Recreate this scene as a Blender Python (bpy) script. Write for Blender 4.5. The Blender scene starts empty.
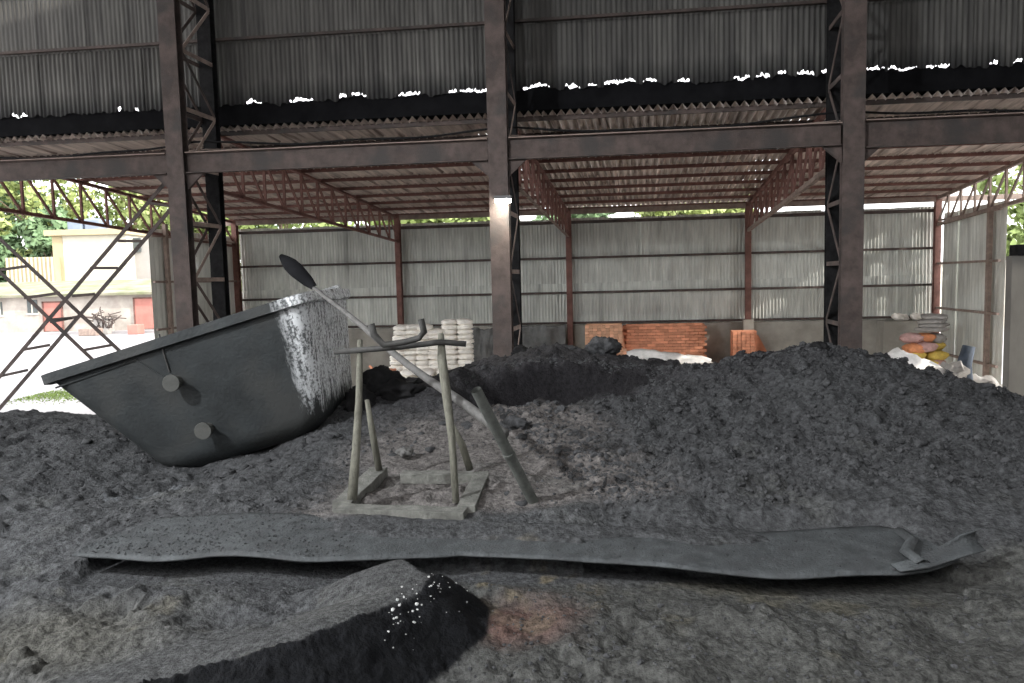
import bpy, bmesh, math, random
import numpy as np
from mathutils import Vector, Matrix, Euler
R = math.radians
rnd = random.Random(7)
C = bpy.context.scene.collection
SC = bpy.context.scene

# ------------------------------------------------------------------ camera
FPX = 740.0; EYE = 3.3; PITCH = 4.7; ROLL = -1.4
cam_d = bpy.data.cameras.new('camera'); cam = bpy.data.objects.new('camera', cam_d); C.objects.link(cam)
cam_d.sensor_width = 36; cam_d.lens = FPX/1024*36; cam_d.clip_start = 0.05; cam_d.clip_end = 600
CM = Matrix.Rotation(R(90-PITCH), 3, 'X') @ Matrix.Rotation(R(ROLL), 3, 'Z')
cam.location = (0, 0, EYE); cam.rotation_euler = CM.to_euler()
SC.camera = cam

# ------------------------------------------------------------------ world, sun, lamps, exposure
SC.view_settings.view_transform = 'Standard'; SC.view_settings.look = 'None'
SC.view_settings.gamma = 1; SC.view_settings.use_curve_mapping = False
SC.view_settings.exposure = 1.85
W = bpy.data.worlds.new('world'); SC.world = W; W.use_nodes = True
bg = W.node_tree.nodes['Background']
bg.inputs[0].default_value = (0.97, 0.985, 1.0, 1); bg.inputs[1].default_value = 1.2
def lamp(name, kind, loc, energy, color, size=None, target=None):
    d = bpy.data.lights.new(name, kind); d.energy = energy; d.color = color
    o = bpy.data.objects.new(name, d); C.objects.link(o); o.location = loc
    if kind == 'SUN': d.angle = size
    elif kind == 'AREA': d.size = size
    else: d.shadow_soft_size = size
    if target is not None:
        o.rotation_euler = (Vector(target)-Vector(loc)).to_track_quat('-Z', 'Y').to_euler()
    return o
lamp('sun', 'SUN', (30, -11, 19), 1.8, (1.0, 0.95, 0.86), R(1.0), (0, 0, 0))
hall_lamp = lamp('hall_flood_lamp', 'SPOT', (-8.0, 0.2, 8.6), 1500, (0.93, 0.97, 1.0), 0.12, (-0.8, 5.6, 1.9))
hall_lamp.data.spot_size = R(95); hall_lamp.data.spot_blend = 0.9

# ------------------------------------------------------------------ pixel <-> world helpers (for measuring positions)
CMi = CM
def ray(px, py):
    d = CMi @ Vector(((px-512)/FPX, -(py-341.5)/FPX, -1.0))
    return d/d.y
def P(px, py, Y):
    d = ray(px, py); return Vector((d.x*Y, Y, EYE+d.z*Y))
def Pz(px, py, z):
    d = ray(px, py); Y = (z-EYE)/d.z; return Vector((d.x*Y, Y, z))
# the shed's own frame: u along the column row (bays), v towards the back wall
BU = Vector((5.37, -0.59, 0)); BV = Vector((1.99, 11.2, 0)); F0 = Vector((-0.14, 12.0, 0))
UH = BU.normalized(); VH = BV.normalized(); LBAY = BU.length; LV = BV.length
def B(u, v, z):            # u in bays, v in metres from the front row, z above ground
    return F0 + BU*u + VH*v + Vector((0, 0, z))
def onplane(px, py, v):    # where the ray through a pixel meets the vertical plane v = const
    d = ray(px, py); n = Vector((-BU.y, BU.x, 0)); p0 = F0+VH*v
    t = n.dot(p0)/n.dot(Vector((d.x, 1, 0)))
    return Vector((d.x*t, t, EYE+d.z*t))
def u_of(p):
    n = Vector((p.x, p.y, 0))-F0
    m = Matrix(((BU.x, VH.x), (BU.y, VH.y))).inverted(); return (m @ Vector((n.x, n.y))).x

# ------------------------------------------------------------------ materials
def mat(name, col, rough=0.8, var=0.25, scale=6.0, bump=0.0, bscale=40.0, metal=0.0, col2=None, objvar=0.0, stretch=None, dirt_shade=None, spec=0.3):
    m = bpy.data.materials.new(name); m.use_nodes = True
    nt = m.node_tree; N = nt.nodes; L = nt.links; bs = N['Principled BSDF']
    bs.inputs['Roughness'].default_value = rough; bs.inputs['Metallic'].default_value = metal
    bs.inputs['Specular IOR Level'].default_value = spec
    tc = N.new('ShaderNodeTexCoord'); mp = N.new('ShaderNodeMapping'); L.new(tc.outputs['Object'], mp.inputs[0])
    if stretch: mp.inputs['Scale'].default_value = stretch
    no = N.new('ShaderNodeTexNoise'); no.inputs['Scale'].default_value = scale; no.inputs['Detail'].default_value = 8
    no.inputs['Roughness'].default_value = 0.65
    if objvar:
        oi0 = N.new('ShaderNodeObjectInfo'); vm = N.new('ShaderNodeVectorMath'); vm.operation = 'SCALE'; vm.inputs[0].default_value = (37, 23, 51)
        L.new(oi0.outputs['Random'], vm.inputs['Scale']); va = N.new('ShaderNodeVectorMath'); L.new(mp.outputs[0], va.inputs[0]); L.new(vm.outputs[0], va.inputs[1])
        L.new(va.outputs[0], no.inputs['Vector'])
    else: L.new(mp.outputs[0], no.inputs['Vector'])
    ra = N.new('ShaderNodeValToRGB'); L.new(no.outputs[0], ra.inputs[0])
    c2 = col2 or tuple(min(1, c*(1+var)) for c in col)
    c1 = tuple(c*(1-var) for c in col) if not col2 else col
    ra.color_ramp.elements[0].position = 0.35; ra.color_ramp.elements[0].color = (*c1, 1)
    ra.color_ramp.elements[1].position = 0.65; ra.color_ramp.elements[1].color = (*c2, 1)
    out = ra.outputs[0]
    if dirt_shade:                      # (colour, scale, threshold)
        n2 = N.new('ShaderNodeTexNoise'); n2.inputs['Scale'].default_value = dirt_shade[1]; n2.inputs['Detail'].default_value = 6
        L.new(va.outputs[0] if objvar else mp.outputs[0], n2.inputs['Vector'])
        r2 = N.new('ShaderNodeValToRGB'); L.new(n2.outputs[0], r2.inputs[0])
        r2.color_ramp.elements[0].position = dirt_shade[2]; r2.color_ramp.elements[1].position = dirt_shade[2]+0.15
        mx = N.new('ShaderNodeMixRGB'); L.new(r2.outputs[0], mx.inputs[0]); L.new(out, mx.inputs[1]); mx.inputs[2].default_value = (*dirt_shade[0], 1)
        out = mx.outputs[0]
    if objvar:
        oi = N.new('ShaderNodeObjectInfo'); mr = N.new('ShaderNodeMapRange'); L.new(oi.outputs['Random'], mr.inputs[0])
        mr.inputs[3].default_value = 1-objvar; mr.inputs[4].default_value = 1+objvar
        hs = N.new('ShaderNodeHueSaturation'); L.new(mr.outputs[0], hs.inputs['Value']); L.new(out, hs.inputs['Color']); out = hs.outputs[0]
    L.new(out, bs.inputs['Base Color'])
    if bump:
        nb = N.new('ShaderNodeTexNoise'); nb.inputs['Scale'].default_value = bscale; nb.inputs['Detail'].default_value = 6
        L.new(tc.outputs['Object'], nb.inputs['Vector'])
        bp = N.new('ShaderNodeBump'); bp.inputs['Strength'].default_value = bump; bp.inputs['Distance'].default_value = 0.02
        L.new(nb.outputs[0], bp.inputs['Height']); L.new(bp.outputs[0], bs.inputs['Normal'])
    return m
def emit(name, col, s):
    m = bpy.data.materials.new(name); m.use_nodes = True; bs = m.node_tree.nodes['Principled BSDF']
    bs.inputs['Emission Color'].default_value = (*col, 1); bs.inputs['Emission Strength'].default_value = s
    bs.inputs['Base Color'].default_value = (*col, 1); return m
M = dict(
    rust=mat('rusty_brown_steel', (0.085, 0.064, 0.057), 0.75, 0.3, 5, 0.3, 60, dirt_shade=((0.055, 0.048, 0.045), 2.0, 0.5)),
    rustred=mat('red_oxide_steel', (0.17, 0.085, 0.07), 0.8, 0.25, 5),
    rustpale=mat('dusty_pale_steel', (0.26, 0.2, 0.17), 0.8, 0.25, 6),
    black=mat('sooty_steel', (0.016, 0.0155, 0.016), 0.9, 0.4, 8, spec=0.1),
    wallsheet=mat('weathered_grey_sheet', (0.46, 0.47, 0.44), 0.8, 0.3, 2.6, col2=(0.68, 0.69, 0.64), objvar=0.08, stretch=(2.5, 2.5, 0.35), dirt_shade=((0.32, 0.32, 0.30), 1.3, 0.58)),
    upsheet=mat('dirty_dark_sheet', (0.068, 0.065, 0.062), 0.8, 0.3, 2.0, col2=(0.135, 0.13, 0.12), objvar=0.10, stretch=(3.0, 3.0, 0.25)),
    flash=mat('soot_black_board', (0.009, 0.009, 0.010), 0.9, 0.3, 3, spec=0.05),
    roofsheet=mat('pinkish_roof_sheet', (0.66, 0.58, 0.53), 0.85, 0.3, 1.6, objvar=0.08, stretch=(6, 0.3, 1), dirt_shade=((0.22, 0.17, 0.15), 2.2, 0.52)),  # streaks along the corrugation stand in for facets lit from one side
    conc=mat('stained_concrete', (0.32, 0.30, 0.265), 0.9, 0.2, 1.5, dirt_shade=((0.14, 0.13, 0.12), 0.7, 0.55)),
    panel=mat('grey_panel', (0.17, 0.16, 0.145), 0.8, 0.2, 1.4, stretch=(1, 1, 0.4)),
    wood=mat('dusty_wood', (0.135, 0.13, 0.105), 0.85, 0.3, 9, 0.4, 60, stretch=(4, 4, 0.6)),
    woodd=mat('ash_covered_plank', (0.135, 0.133, 0.12), 0.9, 0.35, 9, 0.5, 50),
    pole=mat('dusty_pole', (0.115, 0.11, 0.105), 0.75, 0.25, 12, 0.3, 80),
    pipe=mat('grey_dusty_pipe', (0.085, 0.088, 0.08), 0.65, 0.3, 12, 0.3, 80),
    barr=mat('dark_iron_bar', (0.055, 0.053, 0.05), 0.7, 0.3, 12),
    lid=mat('lug_metal', (0.06, 0.06, 0.055), 0.7, 0.2, 10),
    sheet=mat('lying_steel_sheet', (0.052, 0.056, 0.058), 0.7, 0.4, 9, 0.5, 60, dirt_shade=((0.045, 0.047, 0.049), 7.0, 0.5), spec=0.4),
    sack=mat('white_woven_sack', (0.88, 0.83, 0.76), 0.8, 0.12, 8, 0.3, 50, objvar=0.08),
    white=mat('white_powder', (0.72, 0.70, 0.68), 0.9, 0.15, 5, 0.3, 20),
    brick=mat('orange_brick', (0.62, 0.27, 0.16), 0.9, 0.18, 4, objvar=0.2),
    brickp=mat('pale_orange_brick', (0.74, 0.42, 0.27), 0.9, 0.15, 4, objvar=0.2),
    tarp=mat('grey_tarpaulin', (0.15, 0.15, 0.145), 0.6, 0.3, 3, 0.3, 15),
    greysack=mat('grey_sack', (0.27, 0.255, 0.24), 0.8, 0.2, 8),
    red=mat('red_sack', (0.55, 0.07, 0.05), 0.7, 0.2, 8, dirt_shade=((0.6, 0.45, 0.35), 7, 0.6)),
    yellow=mat('yellow_sack', (0.50, 0.36, 0.08), 0.7, 0.2, 8),
    orange=mat('orange_sack', (0.55, 0.22, 0.10), 0.7, 0.2, 8),
    pink=mat('pink_sack', (0.42, 0.26, 0.24), 0.7, 0.2, 8),
    blue=mat('slate_blue_cloth', (0.06, 0.075, 0.10), 0.8, 0.2, 8),
    yard=mat('yard_concrete', (0.31, 0.295, 0.30), 0.9, 0.12, 0.25, dirt_shade=((0.33, 0.31, 0.31), 0.12, 0.5)),
    grass=mat('yard_grass', (0.16, 0.22, 0.06), 0.9, 0.3, 3),
    dust=mat('dusty_floor', (0.42, 0.40, 0.37), 0.9, 0.3, 1.5),
    bwall=mat('whitewashed_brick_wall', (0.40, 0.36, 0.32), 0.9, 0.2, 0.8, dirt_shade=((0.28, 0.24, 0.21), 0.5, 0.52)),
    bwhite=mat('cream_render', (0.55, 0.52, 0.44), 0.9, 0.08, 0.4),
    bcream=mat('yellow_trim', (0.42, 0.35, 0.22), 0.9, 0.1, 0.5),
    bgrey=mat('shaded_render', (0.34, 0.32, 0.3), 0.9, 0.1, 0.5),
    mossroof=mat('mossy_roof', (0.13, 0.145, 0.075), 0.95, 0.3, 0.7, col2=(0.26, 0.24, 0.19)),
    door=mat('faded_red_door', (0.40, 0.17, 0.14), 0.8, 0.15, 1),
    glass=mat('dark_window', (0.08, 0.09, 0.09), 0.3, 0.2, 1),
    tank=mat('blue_grey_tank', (0.19, 0.23, 0.30), 0.6, 0.1, 1),
    bark=mat('bark', (0.12, 0.09, 0.06), 0.9, 0.3, 6),
    lamp=mat('lamp_housing', (0.12, 0.12, 0.12), 0.5, 0.1, 5),
    lens=emit('lit_lamp_lens', (1.0, 0.98, 0.86), 14.0),
    clod=mat('ash_clod', (0.052, 0.052, 0.054), 0.95, 0.45, 14, 0.5, 60),
    wchip=mat('white_chip', (0.42, 0.42, 0.41), 0.8, 0.3, 30),
    hall=mat('unseen_hall_cladding', (0.13, 0.13, 0.13), 0.9, 0.2, 1),
)
for k, c in (('leaf1', (0.21, 0.27, 0.09)), ('leaf2', (0.13, 0.20, 0.10)), ('leaf3', (0.30, 0.35, 0.13))):
    M[k] = mat('foliage_'+{'leaf1': 'mid', 'leaf2': 'dark', 'leaf3': 'yellow'}[k], c, 0.7, 0.4, 0.5)

def soot_foot(base, name, h0, h1):      # soot rising from the foot of the lowest sheets, with a ragged upper limit
    m = M[base].copy(); m.name = name; nt = m.node_tree; N = nt.nodes; L = nt.links; bs = N['Principled BSDF']
    src = bs.inputs['Base Color'].links[0].from_socket
    tc = N.new('ShaderNodeTexCoord'); sx = N.new('ShaderNodeSeparateXYZ'); L.new(tc.outputs['Object'], sx.inputs[0])
    oi = N.new('ShaderNodeObjectInfo'); cb = N.new('ShaderNodeCombineXYZ'); L.new(oi.outputs['Random'], cb.inputs[1]); L.new(sx.outputs[0], cb.inputs[0])
    nz_ = N.new('ShaderNodeTexNoise'); nz_.inputs['Scale'].default_value = 4; nz_.inputs['Detail'].default_value = 6; L.new(cb.outputs[0], nz_.inputs['Vector'])
    ad = N.new('ShaderNodeMath'); ad.operation = 'MULTIPLY_ADD'; L.new(nz_.outputs[0], ad.inputs[0]); ad.inputs[1].default_value = -0.6; L.new(sx.outputs[2], ad.inputs[2])
    mr = N.new('ShaderNodeMapRange'); L.new(ad.outputs[0], mr.inputs[0]); mr.inputs[1].default_value = h0; mr.inputs[2].default_value = h1; mr.inputs[3].default_value = 0.85; mr.inputs[4].default_value = 0
    mx = N.new('ShaderNodeMixRGB'); L.new(mr.outputs[0], mx.inputs[0]); L.new(src, mx.inputs[1]); mx.inputs[2].default_value = (0.014, 0.014, 0.015, 1); L.new(mx.outputs[0], bs.inputs['Base Color'])
    return m
M['upsheetlow'] = soot_foot('upsheet', 'dirty_dark_sheet_sooty_foot', -0.26, 0.12)
# ------------------------------------------------------------------ mesh builder
class MB:
    def __init__(s): s.v = []; s.f = []
    def add(s, vs, fs):
        o = len(s.v); s.v += [tuple(v) for v in vs]; s.f += [tuple(i+o for i in f) for f in fs]
    def box(s, c, size, rot=None, jit=0):
        c = Vector(c); vs = []
        for x in (-.5, .5):
            for y in (-.5, .5):
                for z in (-.5, .5):
                    p = Vector((x*size[0], y*size[1], z*size[2]))
                    if jit: p += Vector((rnd.uniform(-jit, jit), rnd.uniform(-jit, jit), rnd.uniform(-jit, jit)))
                    if rot is not None: p = rot @ p
                    vs.append(c+p)
        s.add(vs, [(0, 1, 3, 2), (4, 6, 7, 5), (0, 4, 5, 1), (2, 3, 7, 6), (0, 2, 6, 4), (1, 5, 7, 3)])
    def bar(s, p0, p1, w, h, up=(0, 0, 1), over=0):
        p0 = Vector(p0); p1 = Vector(p1); d = (p1-p0); L = d.length; d.normalize()
        up = Vector(up)
        if abs(d.dot(up.normalized())) > 0.97: up = Vector((0, 1, 0)) if abs(d.y) < 0.9 else Vector((1, 0, 0))
        x = d.cross(up).normalized(); z = x.cross(d)
        rot = Matrix((x, d, z)).transposed()
        s.box((p0+p1)/2, (w, L+2*over, h), rot)
    def angle(s, p0, p1, w, t=0.012, up=(0, 0, 1)):      # an L-section
        p0 = Vector(p0); p1 = Vector(p1); d = (p1-p0); L = d.length; d.normalize(); up = Vector(up)
        if abs(d.dot(up.normalized())) > 0.97: up = Vector(UH)
        x = d.cross(up).normalized(); z = x.cross(d); rot = Matrix((x, d, z)).transposed(); c = (p0+p1)/2
        s.box(c+x*0, (w, L, t), rot); s.box(c+x*(-w/2)+z*(w/2), (t, L, w), rot)
    def tube(s, pts, radii, n=10, caps=True):
        pts = [Vector(p) for p in pts]; k = len(pts)
        if not hasattr(radii, '__len__'): radii = [radii]*k
        rings = []; ref = Vector((0.13, 0.31, 0.94))
        for i in range(k):
            d = (pts[min(i+1, k-1)]-pts[max(i-1, 0)]).normalized()
            x = d.cross(ref).normalized(); y = d.cross(x)
            rings.append([pts[i]+(x*math.cos(2*math.pi*j/n)+y*math.sin(2*math.pi*j/n))*radii[i] for j in range(n)])
        vs = [v for r in rings for v in r]; fs = []
        for i in range(k-1):
            for j in range(n):
                a = i*n+j; b = i*n+(j+1) % n; fs.append((a, b, b+n, a+n))
        if caps: fs.append(tuple(range(n-1, -1, -1))); fs.append(tuple((k-1)*n+j for j in range(n)))
        s.add(vs, fs)
    def mesh(s, name, m, org=(0, 0, 0), smooth=False):
        me = bpy.data.meshes.new(name); o = Vector(org)
        me.from_pydata([tuple(Vector(v)-o) for v in s.v], [], s.f); me.update()
        if m: me.materials.append(m)
        if smooth: me.polygons.foreach_set('use_smooth', [True]*len(me.polygons))
        return me
    def build(s, name, m, parent=None, smooth=False, local=False, bevel=0):
        org = (0, 0, 0)
        if parent is not None and not local: org = wloc(parent)
        me = s.mesh(name, m, org, smooth); o = bpy.data.objects.new(name, me); C.objects.link(o)
        if parent is not None: o.parent = parent
        if bevel:
            b = o.modifiers.new('bevel', 'BEVEL'); b.width = bevel; b.segments = 2; b.limit_method = 'ANGLE'
        return o
def wloc(o):
    v = Vector((0, 0, 0))
    while o is not None: v += o.location; o = o.parent
    return v
def tag(o, label=None, cat=None, group=None, kind=None):
    if label: o['label'] = label
    if cat: o['category'] = cat
    if group: o['group'] = group
    if kind: o['kind'] = kind
    return o
def thing(name, loc, label, cat, group=None, rot=None):
    o = bpy.data.objects.new(name, None); C.objects.link(o); o.location = loc; o.empty_display_size = 0.1
    if rot is not None: o.rotation_euler = rot
    return tag(o, label, cat, group)
def link_mesh(name, me, parent=None, loc=(0, 0, 0), rot=None):
    o = bpy.data.objects.new(name, me); C.objects.link(o); o.location = loc
    if rot is not None: o.rotation_euler = rot
    if parent is not None: o.parent = parent
    return o
def np_mesh(name, V, Fq, m, smooth=True):
    me = bpy.data.meshes.new(name); me.vertices.add(len(V)); me.vertices.foreach_set('co', V.astype(np.float32).ravel())
    k = Fq.shape[1]; me.loops.add(Fq.size); me.loops.foreach_set('vertex_index', Fq.astype(np.int32).ravel())
    me.polygons.add(len(Fq)); me.polygons.foreach_set('loop_start', np.arange(0, Fq.size, k, dtype=np.int32))
    me.polygons.foreach_set('loop_total', np.full(len(Fq), k, dtype=np.int32))
    me.update(calc_edges=True); me.polygons.foreach_set('use_smooth', np.full(len(Fq), smooth))
    if m: me.materials.append(m)
    return me

# ------------------------------------------------------------------ numpy noise
def _hash(ix, iy, seed):
    h = (ix.astype(np.int64)*374761393 + iy.astype(np.int64)*668265263 + seed*1442695041) & 0xffffffff
    h = ((h ^ (h >> 13))*1274126177) & 0xffffffff
    return ((h ^ (h >> 16)) & 0xffff)/65535.0
def vnoise(x, y, seed=0):
    ix = np.floor(x); iy = np.floor(y); fx = x-ix; fy = y-iy
    fx = fx*fx*fx*(fx*(fx*6-15)+10); fy = fy*fy*fy*(fy*(fy*6-15)+10)
    a = _hash(ix, iy, seed); b = _hash(ix+1, iy, seed); c = _hash(ix, iy+1, seed); d = _hash(ix+1, iy+1, seed)
    return (a+(b-a)*fx)*(1-fy)+(c+(d-c)*fx)*fy
def fbm(x, y, octv=4, seed=0, ridged=False):
    s = np.zeros_like(x); a = 0.5; t = 0
    for o in range(octv):
        ca, sa = math.cos(0.6+o*1.1), math.sin(0.6+o*1.1)
        n = vnoise(x*ca-y*sa+o*17.3, x*sa+y*ca+o*5.1, seed+o)*2-1
        if ridged: n = 1-2*np.abs(n)
        s += a*n; t += a; a *= 0.5; x = x*2.03; y = y*2.03
    return s/t
def sstep(a, b, x):
    t = np.clip((x-a)/(b-a), 0, 1); return t*t*(3-2*t)

# ================================================================== TERRAIN (ash floor, heap, hump)
ctrl = []
def cz(px, py, z): p = Pz(px, py, z); ctrl.append((p.x, p.y, z))
def cy(px, py, Y): p = P(px, py, Y); ctrl.append((p.x, p.y, p.z))
def cw(x, y, z): ctrl.append((x, y, z))
for px in (-80, 250, 512, 780, 1100): cz(px, 683, 1.60)
for x in (-5, 0, 5): cw(x, 0.5, 1.6)
for x in (-9, 0, 9): cw(x, -4, 1.5)
for px in (-60, 100, 300, 512, 750, 1000, 1120): cz(px, 600, 1.60)
for px in (-40, 60, 300, 500, 700, 900): cz(px, 555, 1.62)
cz(1010, 560, 1.66); cz(1100, 540, 1.75)
for px, py, z in ((60, 510, 1.64), (200, 505, 1.70), (350, 512, 1.72), (470, 515, 1.73), (560, 520, 1.74), (700, 520, 1.76), (900, 515, 1.80), (1000, 500, 1.84)): cz(px, py, z)
for px, py, Y in ((560, 480, 5.5), (600, 440, 6.5), (700, 450, 6.2), (800, 430, 6.4), (850, 440, 6.0), (950, 450, 5.8), (1060, 450, 5.6),
                  (400, 480, 5.8), (300, 447, 7.15), (250, 468, 7.05), (200, 481, 7.0), (150, 480, 7.0), (100, 466, 7.2), (0, 470, 6.8),
                  (820, 350, 8.0), (780, 354, 8.2), (880, 360, 8.0), (940, 378, 8.0), (1024, 400, 7.8), (1100, 420, 7.6), (740, 361, 8.6), (700, 368, 8.8),
                  (650, 366, 9.9), (600, 354, 10.5), (540, 351, 10.6), (500, 361, 10.5), (470, 371, 10.0), (420, 386, 9.0), (370, 396, 8.5),
                  (330, 425, 7.6), (430, 410, 7.8), (700, 395, 7.6), (820, 390, 7.0), (480, 395, 8.4),
                  (480, 425, 7.0), (620, 408, 7.4), (540, 408, 7.4),
                  (50, 416, 9.5), (0, 415, 9.6), (-60, 412, 9.6), (120, 425, 9.2), (100, 440, 8.0), (0, 440, 8.0), (230, 430, 8.6)):
    cy(px, py, Y)
for x, y, z in ((-8, 11.5, 1.0), (-12, 12, 0.6), (-4, 11.5, 1.3), (-2, 12.5, 1.2), (1, 12.6, 1.5), (4, 12, 1.3), (7, 11, 1.2), (9.5, 10, 1.1), (12, 9, 0.9),
                (-12, 15, 0), (-6, 15, 0), (0, 15.3, 0), (6, 15, 0), (11, 14, 0), (14, 12, 0.1), (-14, 5, 1.6), (14, 4, 1.7), (14, -4, 1.5), (-14, -4, 1.4)):
    cw(x, y, z)
ctrl = np.array(ctrl)
def tps(r2): return 0.5*r2*np.log(np.maximum(r2, 1e-9))
n = len(ctrl); A = np.zeros((n+3, n+3))
d2 = (ctrl[:, None, 0]-ctrl[None, :, 0])**2+(ctrl[:, None, 1]-ctrl[None, :, 1])**2
A[:n, :n] = tps(d2)+np.eye(n)*0.02; A[:n, n] = 1; A[:n, n+1:] = ctrl[:, :2]; A[n, :n] = 1; A[n+1:, :n] = ctrl[:, :2].T
coef = np.linalg.solve(A, np.concatenate([ctrl[:, 2], [0, 0, 0]]))
def rbf(x, y):
    z = coef[n]+coef[n+1]*x+coef[n+2]*y
    for i in range(n): z = z+coef[i]*tps((x-ctrl[i, 0])**2+(y-ctrl[i, 1])**2)
    return z
# lying sheet footprint
ZS = 1.705
fe = [Pz(px, py, ZS) for px, py in ((72, 553), (150, 557), (210, 555), (300, 559), (380, 557), (460, 550), (530, 558), (620, 562), (700, 570), (800, 573), (900, 572), (930, 568), (958, 561))]
be = [Pz(px, py, ZS) for px, py in ((160, 518), (250, 516), (330, 519), (450, 527), (560, 534), (680, 536), (760, 533), (840, 530), (880, 530), (908, 536))]
fex = np.array([p.x for p in fe]); fey = np.array([p.y for p in fe]); bex = np.array([p.x for p in be]); bey = np.array([p.y for p in be])
XL, XR = fex[0], fex[-1]
def sheet_front(x): return np.interp(x, fex, fey)
def sheet_back(x):
    y = np.interp(x, bex, bey)
    y = np.where(x < bex[0], fey[0]+(bey[0]-fey[0])*(x-fex[0])/(bex[0]-fex[0]), y)
    return np.where(x > bex[-1], bey[-1]+(fey[-1]-bey[-1])*(x-bex[-1])/(fex[-1]-bex[-1]), y)
def sheet_z(x, y):
    t = (y-sheet_front(x))/np.maximum(sheet_back(x)-sheet_front(x), 0.05)
    return ZS + 0.012*np.sin(x*3.1)+0.008*np.sin(x*7.3+1)*(1-t)+0.02*t
crest = [Pz(px, py, 1.80) for px, py in ((130, 668), (200, 652), (300, 638), (368, 612), (416, 592), (428, 574), (412, 562))]
cr = np.array([(p.x, p.y) for p in crest])
def crest_sd(x, y):
    best = np.full(x.shape, 1e9); sd = np.zeros(x.shape); tt = np.zeros(x.shape); acc = 0
    tot = sum(np.hypot(*(cr[i+1]-cr[i])) for i in range(len(cr)-1))
    for i in range(len(cr)-1):
        a = cr[i]; b = cr[i+1]; ab = b-a; L2 = ab@ab; L = math.sqrt(L2)
        t = np.clip(((x-a[0])*ab[0]+(y-a[1])*ab[1])/L2, 0, 1)
        dx = x-a[0]-ab[0]*t; dy = y-a[1]-ab[1]*t; d = np.hypot(dx, dy); side = np.sign(ab[0]*dy-ab[1]*dx)
        m = d < best; best = np.where(m, d, best); sd = np.where(m, d*side, sd); tt = np.where(m, (acc+t*L)/tot, tt); acc += L
    return sd, tt
def hump(x, y):
    sd, tt = crest_sd(x, y)
    h = np.where(sd > 0, 1-sstep(0.0, 0.75, sd)*0.95, 1-sstep(0.0, 1.0, -sd/(0.62-0.30*tt)))
    h = h*(0.55+0.45*sstep(0, .45, tt))*np.where(sd < 0, 1-0.25*sstep(0.9, 1.0, tt), 1)
    h = h*(1-sstep(0.35, 0.8, np.hypot(x-cr[-1][0], y-cr[-1][1]))*(tt > 0.97))
    return np.clip(h, 0, 1)*0.20, sd
def heap_mask(x, y):
    # the big ash heap: right and back of the working floor
    q = np.stack([x, y]); b = 0.95*(x-0.55)+0.0*y
    edge = np.where(x > 0.6, 4.72+0.2*fbm(x*0.9, y*0.9, 2, 5)+0.02*x, 4.72+(0.6-x)*3.2)
    return y-edge
def height(x, y, detail=True):
    z = rbf(x, y)
    hp, sd = hump(x, y); hm = heap_mask(x, y); inh = sstep(-0.3, 0.5, hm)
    # pit in the heap
    px, py = 0.35, 8.35
    r = np.hypot((x-px)/1.15, (y-py)/0.75); r = r+0.18*fbm(x*1.6, y*1.6, 3, 11)
    z = z-0.5*(1-sstep(0.6, 1.0, r))
    z = z+0.10*fbm(x*3.5, y*3.5, 4, 13)*(1-sstep(0.8, 1.8, r))+0.10*np.exp(-((r-1.25)/0.25)**2)*sstep(7.6, 9.3, y)
    near = 1-sstep(11, 14.5, y)
    if detail:
        smooth_h = sstep(0.004, 0.08, hp)*(sd > -0.02)
        rough = (1-0.9*smooth_h)*near
        brown = sstep(-1.7, -1.2, x)*(1-sstep(0.9, 1.5, x+0.2*fbm(x*2, y*2, 2, 3)))*sstep(4.75, 5.0, y)*(1-sstep(6.8, 7.6, y))
        z = z+rough*(0.055*fbm(x*1.1, y*1.1, 3, 21)+(0.045-0.022*brown)*fbm(x*4.2, y*4.2, 3, 31)*(1+0.5*inh))
        rd = fbm(x*5.5, y*5.5, 4, 41, True)
        z = z+rough*(0.022+0.020*inh-0.012*brown)*rd
        z = z+rough*(0.011+0.014*inh-0.004*brown)*fbm(x*22, y*22, 3, 51)
        cl = vnoise(x*9, y*9, 61)*vnoise(x*3.1, y*3.1, 66)
        z = z+rough*0.045*sstep(0.42, 0.62, cl)*(0.5+0.6*inh+0.3*(x < -2))
        # cracks in the crust
        ck = np.abs(fbm(x*2.3+3, y*3.1, 3, 71)); z = z-rough*0.025*(1-sstep(0.0, 0.03, ck))*(0.3+0.7*vnoise(x*1.3, y*1.3, 75))
    z = z+hp
    # the lying sheet: ash is low under its front edge and spills over its middle
    yf = sheet_front(x); yb = sheet_back(x); ins = (x > XL-0.02) & (x < XR+0.25)
    t = (y-yf)/np.maximum(yb-yf, 0.05); zs = sheet_z(x, y)
    low = zs-0.02-0.14*(1-sstep(0.55, 0.98, t))
    cover = sstep(-1.75, -1.1, x+0.25*fbm(x*3, y*3, 2, 81))*(1-sstep(1.25, 1.75, x+0.3*fbm(x*3, y*3, 2, 82)))
    edge = np.maximum(0.44+0.25*fbm(x*2.4, y*1.0, 3, 83)+0.18*(x > 0.4), 0.42)
    sp = cover*sstep(edge-0.06, edge+0.12, t)
    over = zs+0.012+0.012*fbm(x*14, y*14, 3, 84)+0.03*np.clip(t-edge, 0, 1)
    zin = low*(1-sp)+over*sp
    w = ins*sstep(-0.25, -0.02, t*np.maximum(yb-yf, 0.05)/1.0)*(1-sstep(0.0, 0.14, y-yb))
    w = w*sstep(XL-0.02, XL+0.1, x)*(1-sstep(XR+0.1, XR+0.25, x))
    z = z*(1-w)+np.minimum(z*0+zin, zin)*w
    fr = ins*(1-sstep(0.0, 0.28, yf-y))*(y < yf)
    z = z-fr*np.clip(z-(ZS-0.13), 0, 0.2)
    return z
rows = [2.2]
while rows[-1] < 15.2: rows.append(rows[-1]*1.0046)
rows = [-8, -6, -4, -2.5, -1, 0, 0.7, 1.2, 1.6, 1.9, 2.05]+rows
NC = 780; ts = np.linspace(-1, 1, NC)
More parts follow.
